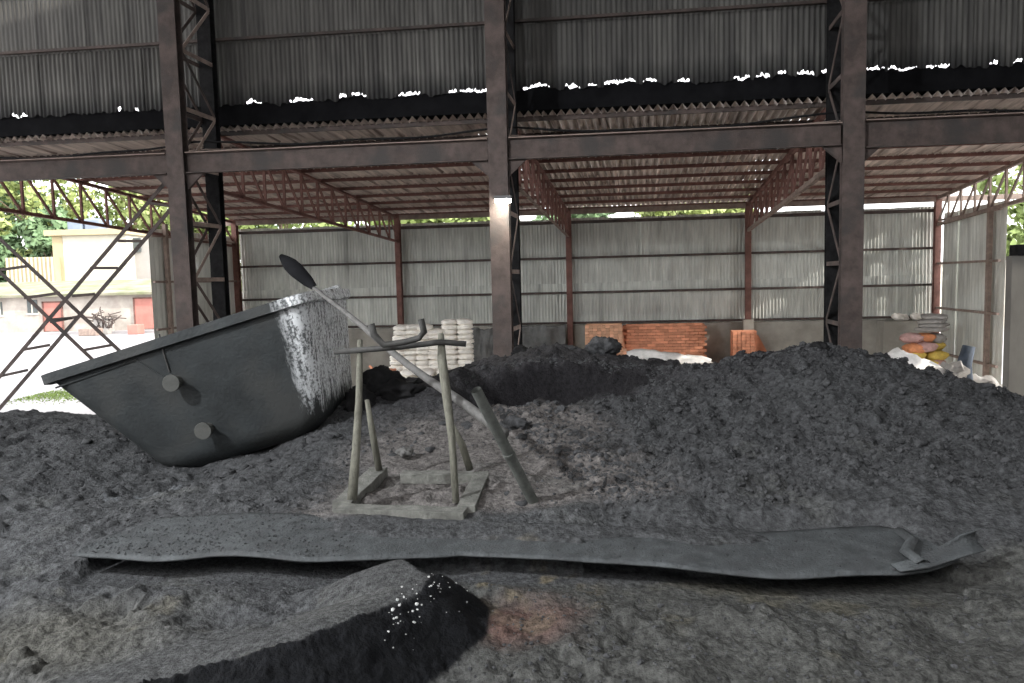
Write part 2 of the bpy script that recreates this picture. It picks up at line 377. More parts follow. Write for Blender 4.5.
Y = np.repeat(np.array(rows)[:, None], NC, 1); X = ts[None, :]*(np.maximum(Y, 2.4)*1.02+0.9)
Z = height(X.ravel(), Y.ravel()).reshape(X.shape)
V = np.stack([X.ravel(), Y.ravel(), Z.ravel()], 1)
nr = len(rows); idx = np.arange(nr*NC).reshape(nr, NC)
FQ = np.stack([idx[:-1, :-1], idx[:-1, 1:], idx[1:, 1:], idx[1:, :-1]], -1).reshape(-1, 4)
cx_ = X.ravel()[FQ].mean(1); cy_ = Y.ravel()[FQ].mean(1)
hpf, sdf = hump(cx_, cy_); is_hump = (hpf > 0.02)
is_heap = (heap_mask(cx_, cy_) > 0) & ~is_hump & (cx_ > -3.2) & (cy_ > 4.6)
# zone colours (ash pigment plus painted shade on hump slope and pit, per vertex)
x = V[:, 0]; y = V[:, 1]
base = np.array([0.046, 0.0465, 0.048])[None, :]*np.ones((len(V), 1))
def blend(col, m): 
    global base
    base = base*(1-m[:, None])+np.array(col)[None, :]*m[:, None]
hm = heap_mask(x, y)
wob = fbm(x*1.3, y*1.3, 4, 91)
blend((0.045, 0.0455, 0.047), sstep(-0.2, 0.6, hm+0.4*wob)*(x > 0.3))
blend((0.105, 0.095, 0.090), 0.9*sstep(-1.6, -1.0, x+0.5*wob)*(1-sstep(0.6, 1.3, x+0.6*wob))*sstep(4.8, 5.0, y)*(1-sstep(6.8, 8.2, y+wob)))
blend((0.053, 0.052, 0.047), 0.7*sstep(-0.6, 0.1, x+0.4*wob)*(1-sstep(4.0, 4.2, y)))
blend((0.026, 0.024, 0.026), 0.8*sstep(7.2, 8.6, y+0.5*wob)*(x > -2.5)*(x < 9))
pr = Pz(520, 620, 1.6); blend((0.085, 0.050, 0.042), 0.9*(1-sstep(0.2, 0.5, np.hypot((x-pr.x)/1.2, (y-pr.y))+0.25*wob)))
pr = Pz(500, 590, 1.6); blend((0.14, 0.11, 0.06), 0.5*sstep(0.1, 0.5, fbm(x*9, y*9, 3, 95))*(1-sstep(0.2, 0.6, np.hypot(x-pr.x-.1, y-pr.y))))
pr = Pz(465, 634, 1.6); blend((0.30, 0.27, 0.20), sstep(0.0, 0.3, fbm(x*26, y*26, 3, 96))*(1-sstep(0.05, 0.16, np.hypot(x-pr.x, y-pr.y))))
pr = Pz(700, 600, 1.6); blend((0.09, 0.08, 0.055), 0.4*sstep(0.25, 0.6, fbm(x*3, y*3, 4, 97))*(y < 4.1))
pr = Pz(60, 640, 1.6); blend((0.068, 0.064, 0.052), 0.6*(1-sstep(0.15, 0.6, np.hypot((x-pr.x)/1.4, y-pr.y)+0.2*wob)))
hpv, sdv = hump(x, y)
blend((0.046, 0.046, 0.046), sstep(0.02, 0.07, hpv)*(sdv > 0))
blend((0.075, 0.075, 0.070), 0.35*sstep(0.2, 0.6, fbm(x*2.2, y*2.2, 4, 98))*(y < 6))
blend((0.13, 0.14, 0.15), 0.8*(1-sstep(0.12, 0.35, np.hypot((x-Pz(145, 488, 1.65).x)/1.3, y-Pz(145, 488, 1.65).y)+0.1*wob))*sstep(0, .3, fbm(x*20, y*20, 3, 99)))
blend((0.004, 0.0042, 0.005), sstep(0.0005, 0.01, hpv)*sstep(-0.005, 0.03, -sdv+0.02*fbm(x*9, y*9, 3, 90)))  # shadow side of the hump painted black past its crest
blend((0.012, 0.011, 0.012), 1-sstep(0.85, 1.15, np.hypot((x-0.35)/1.15, (y-8.35)/0.75)+0.18*wob))  # shade inside the pit put into the ash colour
blend((0.12, 0.115, 0.11), sstep(11.5, 14.5, y))
ash = bpy.data.materials.new('dark_ash'); ash.use_nodes = True
nt = ash.node_tree; N = nt.nodes; L = nt.links; bs = N['Principled BSDF']; bs.inputs['Roughness'].default_value = 0.9; bs.inputs['Specular IOR Level'].default_value = 0.15
at = N.new('ShaderNodeVertexColor'); at.layer_name = 'zone'
tc = N.new('ShaderNodeTexCoord'); n1 = N.new('ShaderNodeTexNoise'); n1.inputs['Scale'].default_value = 22; n1.inputs['Detail'].default_value = 5; n1.inputs['Roughness'].default_value = 0.7
L.new(tc.outputs['Object'], n1.inputs['Vector']); mr = N.new('ShaderNodeMapRange'); L.new(n1.outputs[0], mr.inputs[0])
mr.inputs[1].default_value = 0.3; mr.inputs[2].default_value = 0.72; mr.inputs[3].default_value = 0.35; mr.inputs[4].default_value = 1.95
mx = N.new('ShaderNodeMixRGB'); mx.blend_type = 'MULTIPLY'; mx.inputs[0].default_value = 1; L.new(at.outputs[0], mx.inputs[1]); L.new(mr.outputs[0], mx.inputs[2])
L.new(mx.outputs[0], bs.inputs['Base Color'])
n2 = N.new('ShaderNodeTexNoise'); n2.inputs['Scale'].default_value = 40; n2.inputs['Detail'].default_value = 4; L.new(tc.outputs['Object'], n2.inputs['Vector'])
bp = N.new('ShaderNodeBump'); bp.inputs['Strength'].default_value = 0.8; bp.inputs['Distance'].default_value = 0.02; L.new(n2.outputs[0], bp.inputs['Height']); L.new(bp.outputs[0], bs.inputs['Normal'])
def sub_terrain(name, mask):
    fq = FQ[mask]; used, inv = np.unique(fq, return_inverse=True)
    me = np_mesh(name, V[used], inv.reshape(-1, 4), ash)
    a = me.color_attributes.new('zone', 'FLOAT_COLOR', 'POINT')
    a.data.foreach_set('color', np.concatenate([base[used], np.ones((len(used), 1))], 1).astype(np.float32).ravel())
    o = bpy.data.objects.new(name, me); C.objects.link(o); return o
floor = tag(sub_terrain('floor', ~is_hump & ~is_heap), kind='structure')
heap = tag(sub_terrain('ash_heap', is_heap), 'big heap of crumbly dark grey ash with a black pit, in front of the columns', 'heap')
humpo = tag(sub_terrain('ash_hump', is_hump), 'smooth low hump of dark ash with a shade-blackened slope in front of the lying steel sheet', 'mound')

def hz(x, y): return float(height(np.array([float(x)]), np.array([float(y)]))[0])

# lumps scattered on the ash: many small ones joined (stuff), larger ones each their own part
def lump_template(seed, sub=1):
    bm = bmesh.new(); bmesh.ops.create_icosphere(bm, subdivisions=sub, radius=1.0); r_ = random.Random(seed)
    for v in bm.verts:
        k = r_.uniform(0.7, 1.2); v.co = Vector((v.co.x*k, v.co.y*k*0.9, v.co.z*k*0.7))
    vs = np.array([v.co[:] for v in bm.verts]); fs = np.array([[v.index for v in f.verts] for f in bm.faces]); bm.free(); return vs, fs
def scatter(name, parent, pts, sizes, m, seed=1):
    tv = [lump_template(seed+k) for k in range(4)]; rg = np.random.default_rng(seed); VS = []; FS = []; off = 0
    for i, (p, s) in enumerate(zip(pts, sizes)):
        v, f = tv[i % 4]; a = rg.uniform(0, 6.28); c_, s_ = math.cos(a), math.sin(a)
        q = v*s; q = np.stack([q[:, 0]*c_-q[:, 1]*s_, q[:, 0]*s_+q[:, 1]*c_, q[:, 2]], 1)+p
        VS.append(q); FS.append(f+off); off += len(v)
    me = np_mesh(name, np.concatenate(VS), np.concatenate(FS), m, False)
    o = bpy.data.objects.new(name, me); C.objects.link(o); o.parent = parent; o['kind'] = 'stuff'; return o
rg = np.random.default_rng(3)
def sample(npts, test):
    out = []
    while len(out) < npts:
        yy = 2.4*(9.5/2.4)**rg.random(4000); xx = (rg.random(4000)*2-1)*(yy*0.75+0.3)
        k = test(xx, yy); out += list(zip(xx[k], yy[k]))
    out = np.array(out[:npts]); zz = height(out[:, 0], out[:, 1]); return np.concatenate([out, zz[:, None]], 1)
def in_sheet(x, y): return (x > XL-0.1) & (x < XR+0.3) & (y > sheet_front(x)-0.1) & (y < sheet_back(x)+0.03)
def free(x, y):
    h_, s_ = hump(x, y)
    return ~in_sheet(x, y) & (np.hypot((x-0.35)/1.15, (y-8.35)/0.75) > 1.05) & ~(h_ > 0.003) & ~((x > -1.35) & (x < -0.1) & (y > 4.6) & (y < 6.4))
fp = sample(9000, lambda x, y: free(x, y) & (heap_mask(x, y) < 0) & (rg.random(len(x)) < 0.25+0.75*(x < -0.8)))
scatter('ash_crumbs', floor, fp, np.clip(rg.lognormal(-5.0, 0.5, 9000), 0.003, 0.025)*(0.6+0.09*fp[:, 1]), M['clod'], 5)
fp = sample(24000, lambda x, y: free(x, y) & (heap_mask(x, y) > 0.05) & (x > -3))
scatter('ash_crumbs', heap, fp, np.clip(rg.lognormal(-4.65, 0.6, 24000), 0.004, 0.05)*(0.6+0.06*fp[:, 1]), M['clod'], 9)
cm = []
for k in range(5):
    v, f = lump_template(50+k, 2)
    v = v*(1+0.10*np.sin(v[:, :1]*5+k)); cm.append(np_mesh('clod', v, f, M['clod'], True))
for par, tst, cnt in ((floor, lambda x, y: free(x, y) & (heap_mask(x, y) < 0) & ((x < -1.2) | (y > 5.0)), 70), (heap, lambda x, y: free(x, y) & (heap_mask(x, y) > 0.1) & (x > -3), 110)):
    for p in sample(cnt, tst):
        s = rg.uniform(0.022, 0.05)*(0.5+0.12*p[1])
        o = link_mesh('clod', cm[rg.integers(5)], par, (p[0], p[1], p[2]-0.1*s), (0, 0, rg.uniform(0, 6)))
        o.scale = (s*rg.uniform(.8, 1.4), s, s*rg.uniform(.6, 1))
for k in range(46):
    a = k/45; p = P(196+138*a+rnd.gauss(0, 5), 476-56*a+rnd.gauss(0, 4), 6.9+0.25*a+rnd.uniform(-.2, .15)); s = rnd.uniform(.03, .075)
    o = link_mesh('clod', cm[k % 5], floor, (p.x, p.y, hz(p.x, p.y)), (rnd.uniform(-.5, .5), rnd.uniform(-.5, .5), rnd.uniform(0, 6))); o.scale = (s*1.3, s, s*.9)
sp_ = sample(1500, lambda x, y: (x > XL+0.05) & (x < XR-0.05) & (y > sheet_front(x)+0.03) & (y < sheet_back(x)) & ((x < -1.0) | (rg.random(len(x)) < 0.15)))
sp_[:, 2] = sheet_z(sp_[:, 0], sp_[:, 1])+0.002
# white chips on the black slope of the hump
wp = []
for k in range(70):
    a = rnd.random(); q = P(0, 0, 1); p = Pz(390+70*a+rnd.gauss(0, 8), 655-60*a+rnd.gauss(0, 9), 1.63); wp.append((p.x, p.y, hz(p.x, p.y)+0.002))
scatter('white_chips', humpo, wp, np.clip(np.random.default_rng(2).lognormal(-5.4, .6, 70), .002, .012), M['wchip'], 12)

# ================================================================== GROUND OUTSIDE AND UNDER THE LEAN-TO
g = MB(); g.box((0, 60, -0.06), (320, 260, 0.1)); tag(g.build('yard_ground', M['yard']), kind='structure')
g = MB()
c4 = [B(-2.05, 2.2, 0.0), B(2.05, 2.2, 0.0), B(2.05, LV, 0.0), B(-2.05, LV, 0.0)]
g.add([p+Vector((0, 0, 0.012)) for p in c4]+[p+Vector((0, 0, -0.005)) for p in c4], [(0, 1, 2, 3), (7, 6, 5, 4), (0, 4, 5, 1), (1, 5, 6, 2), (2, 6, 7, 3), (3, 7, 4, 0)])
tag(g.build('floor_lean_to', M['dust']), kind='structure')

# ================================================================== WALLS
def corr_mesh(name, width, h, pitch, amp, m, bottom=None, seg=4, hrows=1):
    """corrugated sheet: x across, z up, y relief; origin at lower left"""
    nw = max(2, round(width/pitch)*seg); vs = []; fs = []
    for j in range(hrows+1):
        for i in range(nw+1):
            xx = width*i/nw; zz = h*j/hrows
            if j == 0 and bottom is not None: zz = bottom(xx)
            vs.append((xx, amp*math.sin(2*math.pi*i/seg), zz))
    for j in range(hrows):
        for i in range(nw):
            a = j*(nw+1)+i; fs.append((a, a+1, a+nw+2, a+nw+1))
    mb = MB(); mb.add(vs, fs); return mb.mesh(name, m, smooth=True)
UA = math.atan2(UH.y, UH.x); VA = math.atan2(VH.y, VH.x)
# --- back wall
wb = bpy.data.objects.new('wall_back', None); C.objects.link(wb); wb.location = B(0, LV, 0); tag(wb, kind='structure')
def rel(p, o): return p-o.location
mlow = corr_mesh('metal_sheet', 1.10, 1.38, 0.10, 0.018, M['wallsheet']); mup = corr_mesh('metal_sheet', 1.10, 2.14, 0.10, 0.018, M['wallsheet'])
ns = round(4*LBAY/1.08)
for k in range(ns):
    u = -2+4*k/ns
    link_mesh('metal_sheet', mlow, wb, rel(B(u, LV+0.10+rnd.uniform(0, 0.012), 1.80+rnd.uniform(-.02, .02)), wb), (rnd.uniform(-.004, .004), rnd.uniform(-.004, .004), UA))
    link_mesh('metal_sheet', mup, wb, rel(B(u, LV+0.13+rnd.uniform(0, 0.012), 3.04+rnd.uniform(-.02, .02)), wb), (rnd.uniform(-.004, .004), rnd.uniform(-.004, .004), UA))
for z in (1.93, 2.88, 3.96, 5.06):
    g = MB(); g.bar(B(-2, LV+0.02, z), B(2, LV+0.02, z), 0.08, 0.07 if z < 5 else 0.09); g.build('girt', M['rust'], wb)
g = MB()
g.bar(B(-2, LV+0.16, 0.93), B(2, LV+0.16, 0.93), 0.2, 1.86); g.build('dado_wall', M['conc'], wb)
# --- side return walls of the lean-to
def ret_wall(name, i, s1, gaps):
    w = bpy.data.objects.new(name, None); C.objects.link(w); w.location = B(i, LV, 0); tag(w, kind='structure')
    side = 1 if i > 0 else -1; length = LV*s1; k = 0; pos = 0.15
    mm = {}
    while pos < length-0.2:
        wd = min(1.0, length-pos); wd = round(wd, 2)
        key = (wd,)
        if key not in mm: mm[key] = corr_mesh('metal_sheet', wd, 4.6, 0.2, 0.012, M['wallsheet'])
        if k not in gaps or True:
            z0 = 0.35
            link_mesh('metal_sheet', mm[key], w, rel(B(i, LV-pos-(0.10 if k in gaps else 0), z0)+UH*side*(0.10+0.02*(k % 2)), w), (rnd.uniform(-.006, .006), (rnd.uniform(-.006, .006) if k not in gaps else 0.022), VA+math.pi))
        pos += wd+(0.06 if k in gaps else -0.01); k += 1
    for z in (0.9, 2.2, 3.5, 4.75):
        g = MB(); g.bar(B(i, LV, z), B(i, LV-length, z), 0.06, 0.06); g.build('girt', M['rustpale'], w)
    g = MB(); g.bar(B(i, LV-length*0.86, 0), B(i, LV-length*0.86, 5.1), 0.12, 0.1, up=UH); g.build('wall_post', M['rustpale'], w)
    return w
ret_wall('wall_left', -2, 0.38, ())
ret_wall('wall_right', 2, 0.355, (0,))
# --- upper wall over the lean-to roof (hangs behind the columns)
VU = 1.28
wu = bpy.data.objects.new('wall_upper', None); C.objects.link(wu); wu.location = B(0, VU, 6.5); tag(wu, kind='structure')
holes = [(12, 10), (22, 8), (118, 7), (134, 5), (252, 16), (300, 24), (342, 8), (358, 14), (408, 22), (452, 8), (470, 20), (486, 10), (535, 26), (572, 14), (592, 8), (620, 28), (650, 12), (684, 12), (742, 14), (762, 14), (782, 8), (806, 14), (828, 12), (876, 16), (893, 8), (908, 16), (932, 10), (944, 10), (994, 7), (1018, 8)]
hu = [(u_of(onplane(px, 85, VU)), w_/2/FPX*12.6/LBAY) for px, w_ in holes]
def gapmask(u):
    return max([0]+[1-((u-c)/(w_*1.15))**2 for c, w_ in hu])
def nz(a, s, seed): return float(fbm(np.array([a*s]), np.array([3.7]), 3, seed)[0])
zhole = 6.64
def sheet_bottom_z(u): return zhole+0.045*nz(u, 14, 101)+0.05*nz(u, 60, 102)+(0.032*gapmask(u)-0.004+0.055*nz(u, 260, 104) if gapmask(u) > 0 else -0.04)
def flash_top_z(u): return zhole+0.045*nz(u, 14, 101)+0.05*nz(u, 60, 102)+0.03*nz(u, 170, 103)+(0.0 if gapmask(u) > 0 else 0.05)
WS = 1.03; u0 = -2.6; k = 0
mrow2 = corr_mesh('metal_sheet', 1.06, 1.28, 0.088, 0.010, M['upsheet']); mrow3 = corr_mesh('metal_sheet', 1.06, 2.3, 0.088, 0.010, M['upsheet'])
while u0+k*WS/LBAY < 3.0:
    u = u0+k*WS/LBAY; zb = 6.6
    ml = corr_mesh('metal_sheet', 1.06, 7.82-zb, 0.088, 0.010, M['upsheetlow'], bottom=lambda xx, u=u, zb=zb: sheet_bottom_z(u+xx/LBAY)-zb, seg=8)
    rz = (rnd.uniform(-.005, .005), rnd.uniform(-.005, .005), UA)
    link_mesh('metal_sheet', ml, wu, rel(B(u, VU+0.03*(k % 2)*0.4, zb), wu), (0, 0, UA))
    link_mesh('metal_sheet', mrow2, wu, rel(B(u, VU-0.035-0.01*(k % 2), 7.7), wu), rz)
    link_mesh('metal_sheet', mrow3, wu, rel(B(u, VU-0.07-0.01*(k % 2), 8.92), wu), rz)
    k += 1
for z in (7.73, 8.95, 10.1):
    g = MB(); g.angle(B(-2.6, VU-0.10, z), B(3.0, VU-0.10, z), 0.06); g.build('rail', M['black'] if z < 7 else M['rust'], wu)
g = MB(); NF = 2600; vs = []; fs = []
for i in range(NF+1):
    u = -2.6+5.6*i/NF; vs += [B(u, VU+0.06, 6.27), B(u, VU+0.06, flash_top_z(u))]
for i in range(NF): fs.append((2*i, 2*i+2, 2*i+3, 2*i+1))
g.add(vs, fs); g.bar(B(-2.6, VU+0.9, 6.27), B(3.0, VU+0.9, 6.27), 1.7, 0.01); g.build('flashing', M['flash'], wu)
# --- unseen main hall: roof cut short for daylight, walls added to block it
g = MB(); g.box((0.5, 5.2, 10.95), (34, 15.0, 0.12)); tag(g.build('unseen_hall_ceiling', M['hall']), kind='structure')
g = MB(); g.box((0.5, -11.0, 5.5), (34, 0.15, 11.0)); tag(g.build('wall_light_block_back', M['hall']), kind='structure')  # added behind the camera to cut off low sky light
g = MB(); g.bar(B(2.75, 0.9, 5.5), B(2.75, -16, 5.5), 0.12, 11.0); tag(g.build('wall_light_block_right', M['hall']), kind='structure')  # added out of view to keep direct sun off the ash

# ================================================================== LEAN-TO ROOF
rf = bpy.data.objects.new('ceiling_lean_to', None); C.objects.link(rf); rf.location = B(0, 1.1, 6.2); tag(rf, kind='structure')
def roofz(v): return 6.19-(v-1.1)/(LV-1.1)*0.72
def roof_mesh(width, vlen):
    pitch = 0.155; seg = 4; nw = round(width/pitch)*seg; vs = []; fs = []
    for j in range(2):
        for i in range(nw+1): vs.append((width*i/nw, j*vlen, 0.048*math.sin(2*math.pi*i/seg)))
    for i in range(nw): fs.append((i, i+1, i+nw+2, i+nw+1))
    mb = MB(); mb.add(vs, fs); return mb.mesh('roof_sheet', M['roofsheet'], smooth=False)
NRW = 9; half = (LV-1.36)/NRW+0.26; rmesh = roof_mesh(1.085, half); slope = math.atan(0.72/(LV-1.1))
nrs = round(4.1*LBAY/1.06)
# shear so that sheets follow the (slightly skewed) depth direction
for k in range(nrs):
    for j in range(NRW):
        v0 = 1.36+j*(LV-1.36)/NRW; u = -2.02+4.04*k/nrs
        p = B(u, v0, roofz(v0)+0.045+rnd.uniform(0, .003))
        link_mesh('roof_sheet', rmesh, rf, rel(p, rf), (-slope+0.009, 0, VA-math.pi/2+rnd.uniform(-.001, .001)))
for q in range(10):
    v = 1.42+q*(LV-1.42-0.15)/9; g = MB(); z = roofz(v)-0.022
    g.bar(B(-2.03, v+.025, z-0.035), B(2.03, v+.025, z-0.035), 0.05, 0.008)
    g.bar(B(-2.03, v, z), B(2.03, v, z), 0.012, 0.08); g.build('purlin', M['rustred'] if q > 1 else M['rust'], rf)

# ================================================================== COLUMNS, BEAMS, TRUSSES, POSTS
def ibar(mb, p0, p1, w, d, t, up):     # I-section upright: flanges face v
    a = Vector(p0); b = Vector(p1)
    for s in (-1, 1): mb.bar(a+VH*s*(d/2), b+VH*s*(d/2), w, t, up=up)
    mb.bar(a, b, t, d, up=up)
for i, lab in ((-2, None), (-1, 'tall brown lattice steel column rising behind the tipped grey tub'), (0, 'tall brown lattice steel column carrying the lit flood lamp'), (1, 'tall brown lattice steel column behind the crest of the ash heap, right side'), (2, None)):
    if lab is None: continue
    base_p = B(i, 0, 0); t = thing('lattice_column', base_p, lab, 'column', 'lattice columns of the front row')
    w = 0.31; topz = 10.9
    g = MB(); ibar(g, B(i, 0, 0), B(i, 0, topz), w, 0.16, 0.014, VH); g.build('front_chord', M['rust'], t)
    g = MB(); ibar(g, B(i, 1.05, 0), B(i, 1.05, topz), 0.26, 0.14, 0.014, VH); g.build('rear_chord', M['black'] if i != 0 else M['black'], t)
    z = 0.6; k = 0
    while z < 10:
        for s in (-1, 1):
            off = UH*s*0.125
            g = MB(); g.bar(B(i, 0.08, z)+off, B(i, 0.98, z)+off, 0.012, 0.07); g.build('lacing_bar', M['rustpale'] if s > 0 and i < 1 else M['rust'], t)
            a, b = (0.1, 0.96) if k % 2 else (0.96, 0.1)
            g = MB(); g.bar(B(i, a, z+0.03)+off, B(i, b, z+0.92)+off, 0.06, 0.012, up=UH); g.build('lacing_diagonal', M['rustpale'] if (s > 0 and i < 1 and k % 2) else M['rust'], t)
        z += 0.95; k += 1
    for zz in (4.95,):
        for s in (-1, 1):
            g = MB(); p = B(i, 0.0, 0)+UH*s*0.155
            q = p+UH*s*0.30; zb, zt = 4.95, 5.22
            vs = [p+Vector((0, 0, zb))-VH*.02, p+Vector((0, 0, zt))-VH*.02, q+Vector((0, 0, zt))-VH*.02]; vs += [v_+VH*0.04 for v_ in vs]
            g.add(vs, [(0, 2, 1), (3, 4, 5), (0, 1, 4, 3), (1, 2, 5, 4), (2, 0, 3, 5)]); g.build('gusset', M['rust'], t)
    if i == 0:   # ragged black plates hanging on the rear chord
        g = MB()
        for zc, hh in ((4.55, 0.42), (3.95, 0.5)):
            g.bar(B(0, 0.9, zc-hh/2)-UH*0.17, B(0, 0.95, zc+hh/2)-UH*0.17, 0.16, 0.02, up=VH)
        g.build('black_plate', M['black'], t)
bl = ['rusty channel beam spanning left of the tub column to the frame edge', 'rusty channel beam between the tub column and the lamp column', 'rusty channel beam between the lamp column and the right column', 'rusty channel beam running right from the right column out of frame']
for k in range(4):
    i = k-2; t = thing('channel_beam', B(i+0.5, 0, 5.2), bl[k], 'beam', 'channel beams between the columns')
    a, b = i+0.032, i+1-0.032; hb = 0.33 if k < 3 else 0.40; zt = 5.55
    dz = {0: 0.0, 1: 0.0, 2: 0.0, 3: 0.02}[k]
    g = MB(); g.bar(B(a, 0.0, zt-hb/2+dz), B(b, 0.0, zt-hb/2+dz), 0.016, hb); g.build('web', M['rust'], t)
    g = MB(); g.bar(B(a, -0.04, zt+dz), B(b, -0.04, zt+dz), 0.10, 0.016); g.build('top_flange', M['rustpale'], t)
    g = MB(); g.bar(B(a, -0.04, zt-hb+dz), B(b, -0.04, zt-hb+dz), 0.10, 0.016); g.build('bottom_flange', M['rust'], t)
tl = {-2: 'red steel roof truss in the open left gable against green trees', -1: 'red steel roof truss running back from the tub column', 0: 'red steel roof truss running back from the lamp column',
      1: 'red steel roof truss running back from the right column', 2: 'pale steel roof truss above the right side wall'}
for i in range(-2, 3):
    t = thing('roof_truss', B(i, 6, 5.3), tl[i], 'truss', 'roof trusses of the lean-to')
    v0, v1 = 1.2, LV-0.05; NP = 12; mm = M['rustred'] if i != 2 else M['rustpale']
    def tz(v): return roofz(v)-0.12
    def bz(v): return 5.04-(v-1.2)/(LV-1.2)*0.45
    g = MB(); g.angle(B(i, v0, tz(v0)), B(i, v1, tz(v1)), 0.09); g.build('top_chord', mm, t)
    g = MB(); g.angle(B(i, v0, bz(v0)), B(i, v1, bz(v1)), 0.08); g.build('bottom_chord', M['rustpale'] if i in (0, 1, 2) else mm, t)
    for k in range(NP+1):
        v = v0+(v1-v0)*k/NP
        g = MB(); g.bar(B(i, v, bz(v)), B(i, v, tz(v)), 0.05, 0.05, up=UH); g.build('web_upright', mm, t)
        if k < NP:
            w_ = v0+(v1-v0)*(k+1)/NP
            g = MB(); g.bar(B(i, v, tz(v)), B(i, w_, bz(w_)), 0.045, 0.045, up=UH); g.build('web_diagonal', mm, t)
pl = {-2: 'red post at the left rear corner of the lean-to', -1: 'red post at the back wall, left of the white sack stack', 0: 'red post at the back wall beside the larger brick stack',
      1: 'red post at the back wall above the small brick stack', 2: 'dark red post at the right rear corner of the lean-to'}
for i in range(-2, 3):
    t = thing('steel_post', B(i, LV-0.12, 0), pl[i], 'post', 'steel posts along the back wall')
    g = MB(); ibar(g, B(i, LV-0.12, 0.02), B(i, LV-0.12, 5.45), 0.17, 0.15, 0.012, VH); g.build('shaft', M['rustred'], t)
    g = MB(); g.bar(B(i, LV-0.12, 0.0), B(i, LV-0.12, 0.03), 0.3, 0.3, up=VH); g.build('base_plate', M['rust'], t)
    if i == 1:
        g = MB(); g.bar(B(i, LV-0.12, 1.4), B(i, LV-0.12, 1.95), 0.3, 0.26, up=VH); g.build('concrete_socket', M['conc'], t)
g = MB(); g.bar(B(-2.35, LV-0.16, 5.37), B(2.9, LV-0.16, 5.37), 0.07, 0.15); tag(g.build('eave_tie_beam', M['rustpale']), 'long pale eave tie beam along the top of the back wall', 'beam')

# X bracing in the open left bay: two laced diagonals
def brace(name, l1, l2, label, nb):
    VB = 0.45; p = [onplane(*l1[0], VB), onplane(*l1[1], VB)]; q = [onplane(*l2[0], VB), onplane(*l2[1], VB)]
    t = thing(name, (p[1]+q[1])/2*1.0, label, 'brace', 'crossed laced braces in the left bay')
    for a in (p, q):
        g = MB(); g.angle(a[0], a[1], 0.065, 0.012, up=VH); g.build('brace_angle', M['rust'], t)
    return t, p, q, VB
def batten(t, a, b, VB):
    g = MB(); g.bar(onplane(*a, VB), onplane(*b, VB), 0.012, 0.05); g.build('batten', M['rust'], t)
t, p, q, VB = brace('laced_brace', ((176, 170), (-60, 447)), ((196, 180), (-60, 478)), 'laced steel brace falling from the tub column to the lower left', 6)
for a, b in (((148, 203), (171, 206)), ((118, 241), (142, 241)), ((90, 268), (118, 268)), ((72, 296), (95, 294)), ((46, 320), (72, 318)), ((22, 350), (50, 345)), ((1, 376), (28, 370))): batten(t, a, b, VB)
t, p, q, VB = brace('laced_brace', ((-95, 150), (170, 398)), ((-95, 182), (150, 414)), 'laced steel brace falling from the upper left towards the tipped tub', 6)
for a, b in (((0, 270), (28, 266)), ((24, 298), (60, 293)), ((84, 350), (112, 345)), ((50, 322), (82, 316)), ((-60, 215), (-30, 213))): batten(t, a, b, VB)

# cables along the front of the roof
for lab, zoff, sag, rr in (('black cable drooping over the beams under the roof edge', 5.86, 0.16, 0.018), ('thin grey cable slung just above the channel beams', 5.72, 0.10, 0.010)):
    g = MB(); pts = []
    for k in range(121):
        u = -2.2+4.9*k/120; f = (u % 1.0); pts.append(B(u, 0.62+0.1*math.sin(u*3), zoff-sag*4*f*(1-f)*(0.7+0.3*math.sin(u*7)**2)))
    g.tube(pts, rr, 6); tag(g.build('electric_cable', M['black'] if rr > 0.015 else M['rustpale']), lab, 'cable')

# flood lamp on the middle column
lp = onplane(503, 201, -0.12)
t = thing('flood_lamp', lp+Vector((0, 0, 0.0)), 'small lit flood lamp mounted on the middle column', 'lamp')
g = MB(); g.box(lp+Vector((0, -0.02, 0.05)), (0.27, 0.16, 0.05), Matrix.Rotation(UA, 3, 'Z')); g.build('housing', M['lamp'], t)
g = MB(); g.box(lp+Vector((0, -0.03, 0.0)), (0.24, 0.14, 0.05), Matrix.Rotation(UA, 3, 'Z')); g.build('lens', M['lens'], t)
g = MB(); g.bar(lp+Vector((0, 0.02, 0.06)), lp+Vector((0, 0.08, 0.06)), 0.06, 0.04); g.build('bracket', M['lamp'], t)
fl = lamp('flood_lamp_light', 'AREA', lp+Vector((0, -0.24, -0.05)), 6, (1.0, 0.97, 0.85), 0.2, lp+Vector((0, -0.05, -1.2)))

# ================================================================== TIPPED TUB
A0 = P(40, 378, 7.2); A1 = P(298, 296, 7.2); Lr = (A1-A0).length+0.05; tilt = math.atan2(A1.z-A0.z, A1.x-A0.x)
tub = thing('tipped_tub', A0, 'large grey steel tub tipped on its end in the ash, right end splashed white', 'tub', rot=(0, -tilt, 0))
WY = 2.0; DP = 1.36
def rrect(x0, x1, y0, y1, r, z, kx=0.0, n=5):
    pts = []
    for cx, cy_c, a0 in ((x1-r, y0+r, -90), (x1-r, y1-r, 0), (x0+r, y1-r, 90), (x0+r, y0+r, 180)):
        for j in range(n+1):
            a = R(a0+90*j/n); pts.append((cx+r*math.cos(a), cy_c+r*math.sin(a), z))
    return pts
def loft(rings, close_bottom=True):
    mb = MB(); vs = [p for r_ in rings for p in r_]; k = len(rings[0]); fs = []
    for i in range(len(rings)-1):
        for j in range(k): a = i*k+j; b = i*k+(j+1) % k; fs.append((a, a+k, b+k, b))
    if close_bottom: fs.append(tuple((len(rings)-1)*k+j for j in range(k))[::-1])
    mb.add(vs, fs); return mb
def prof(s, inset=0.0):
    x0 = 0.0+0.78*s+inset; x1 = Lr-0.30*s-inset; y0 = 0.0+0.16*s+inset; y1 = WY-0.16*s-inset
    return x0, x1, y0, y1
outer = []; NS = 22
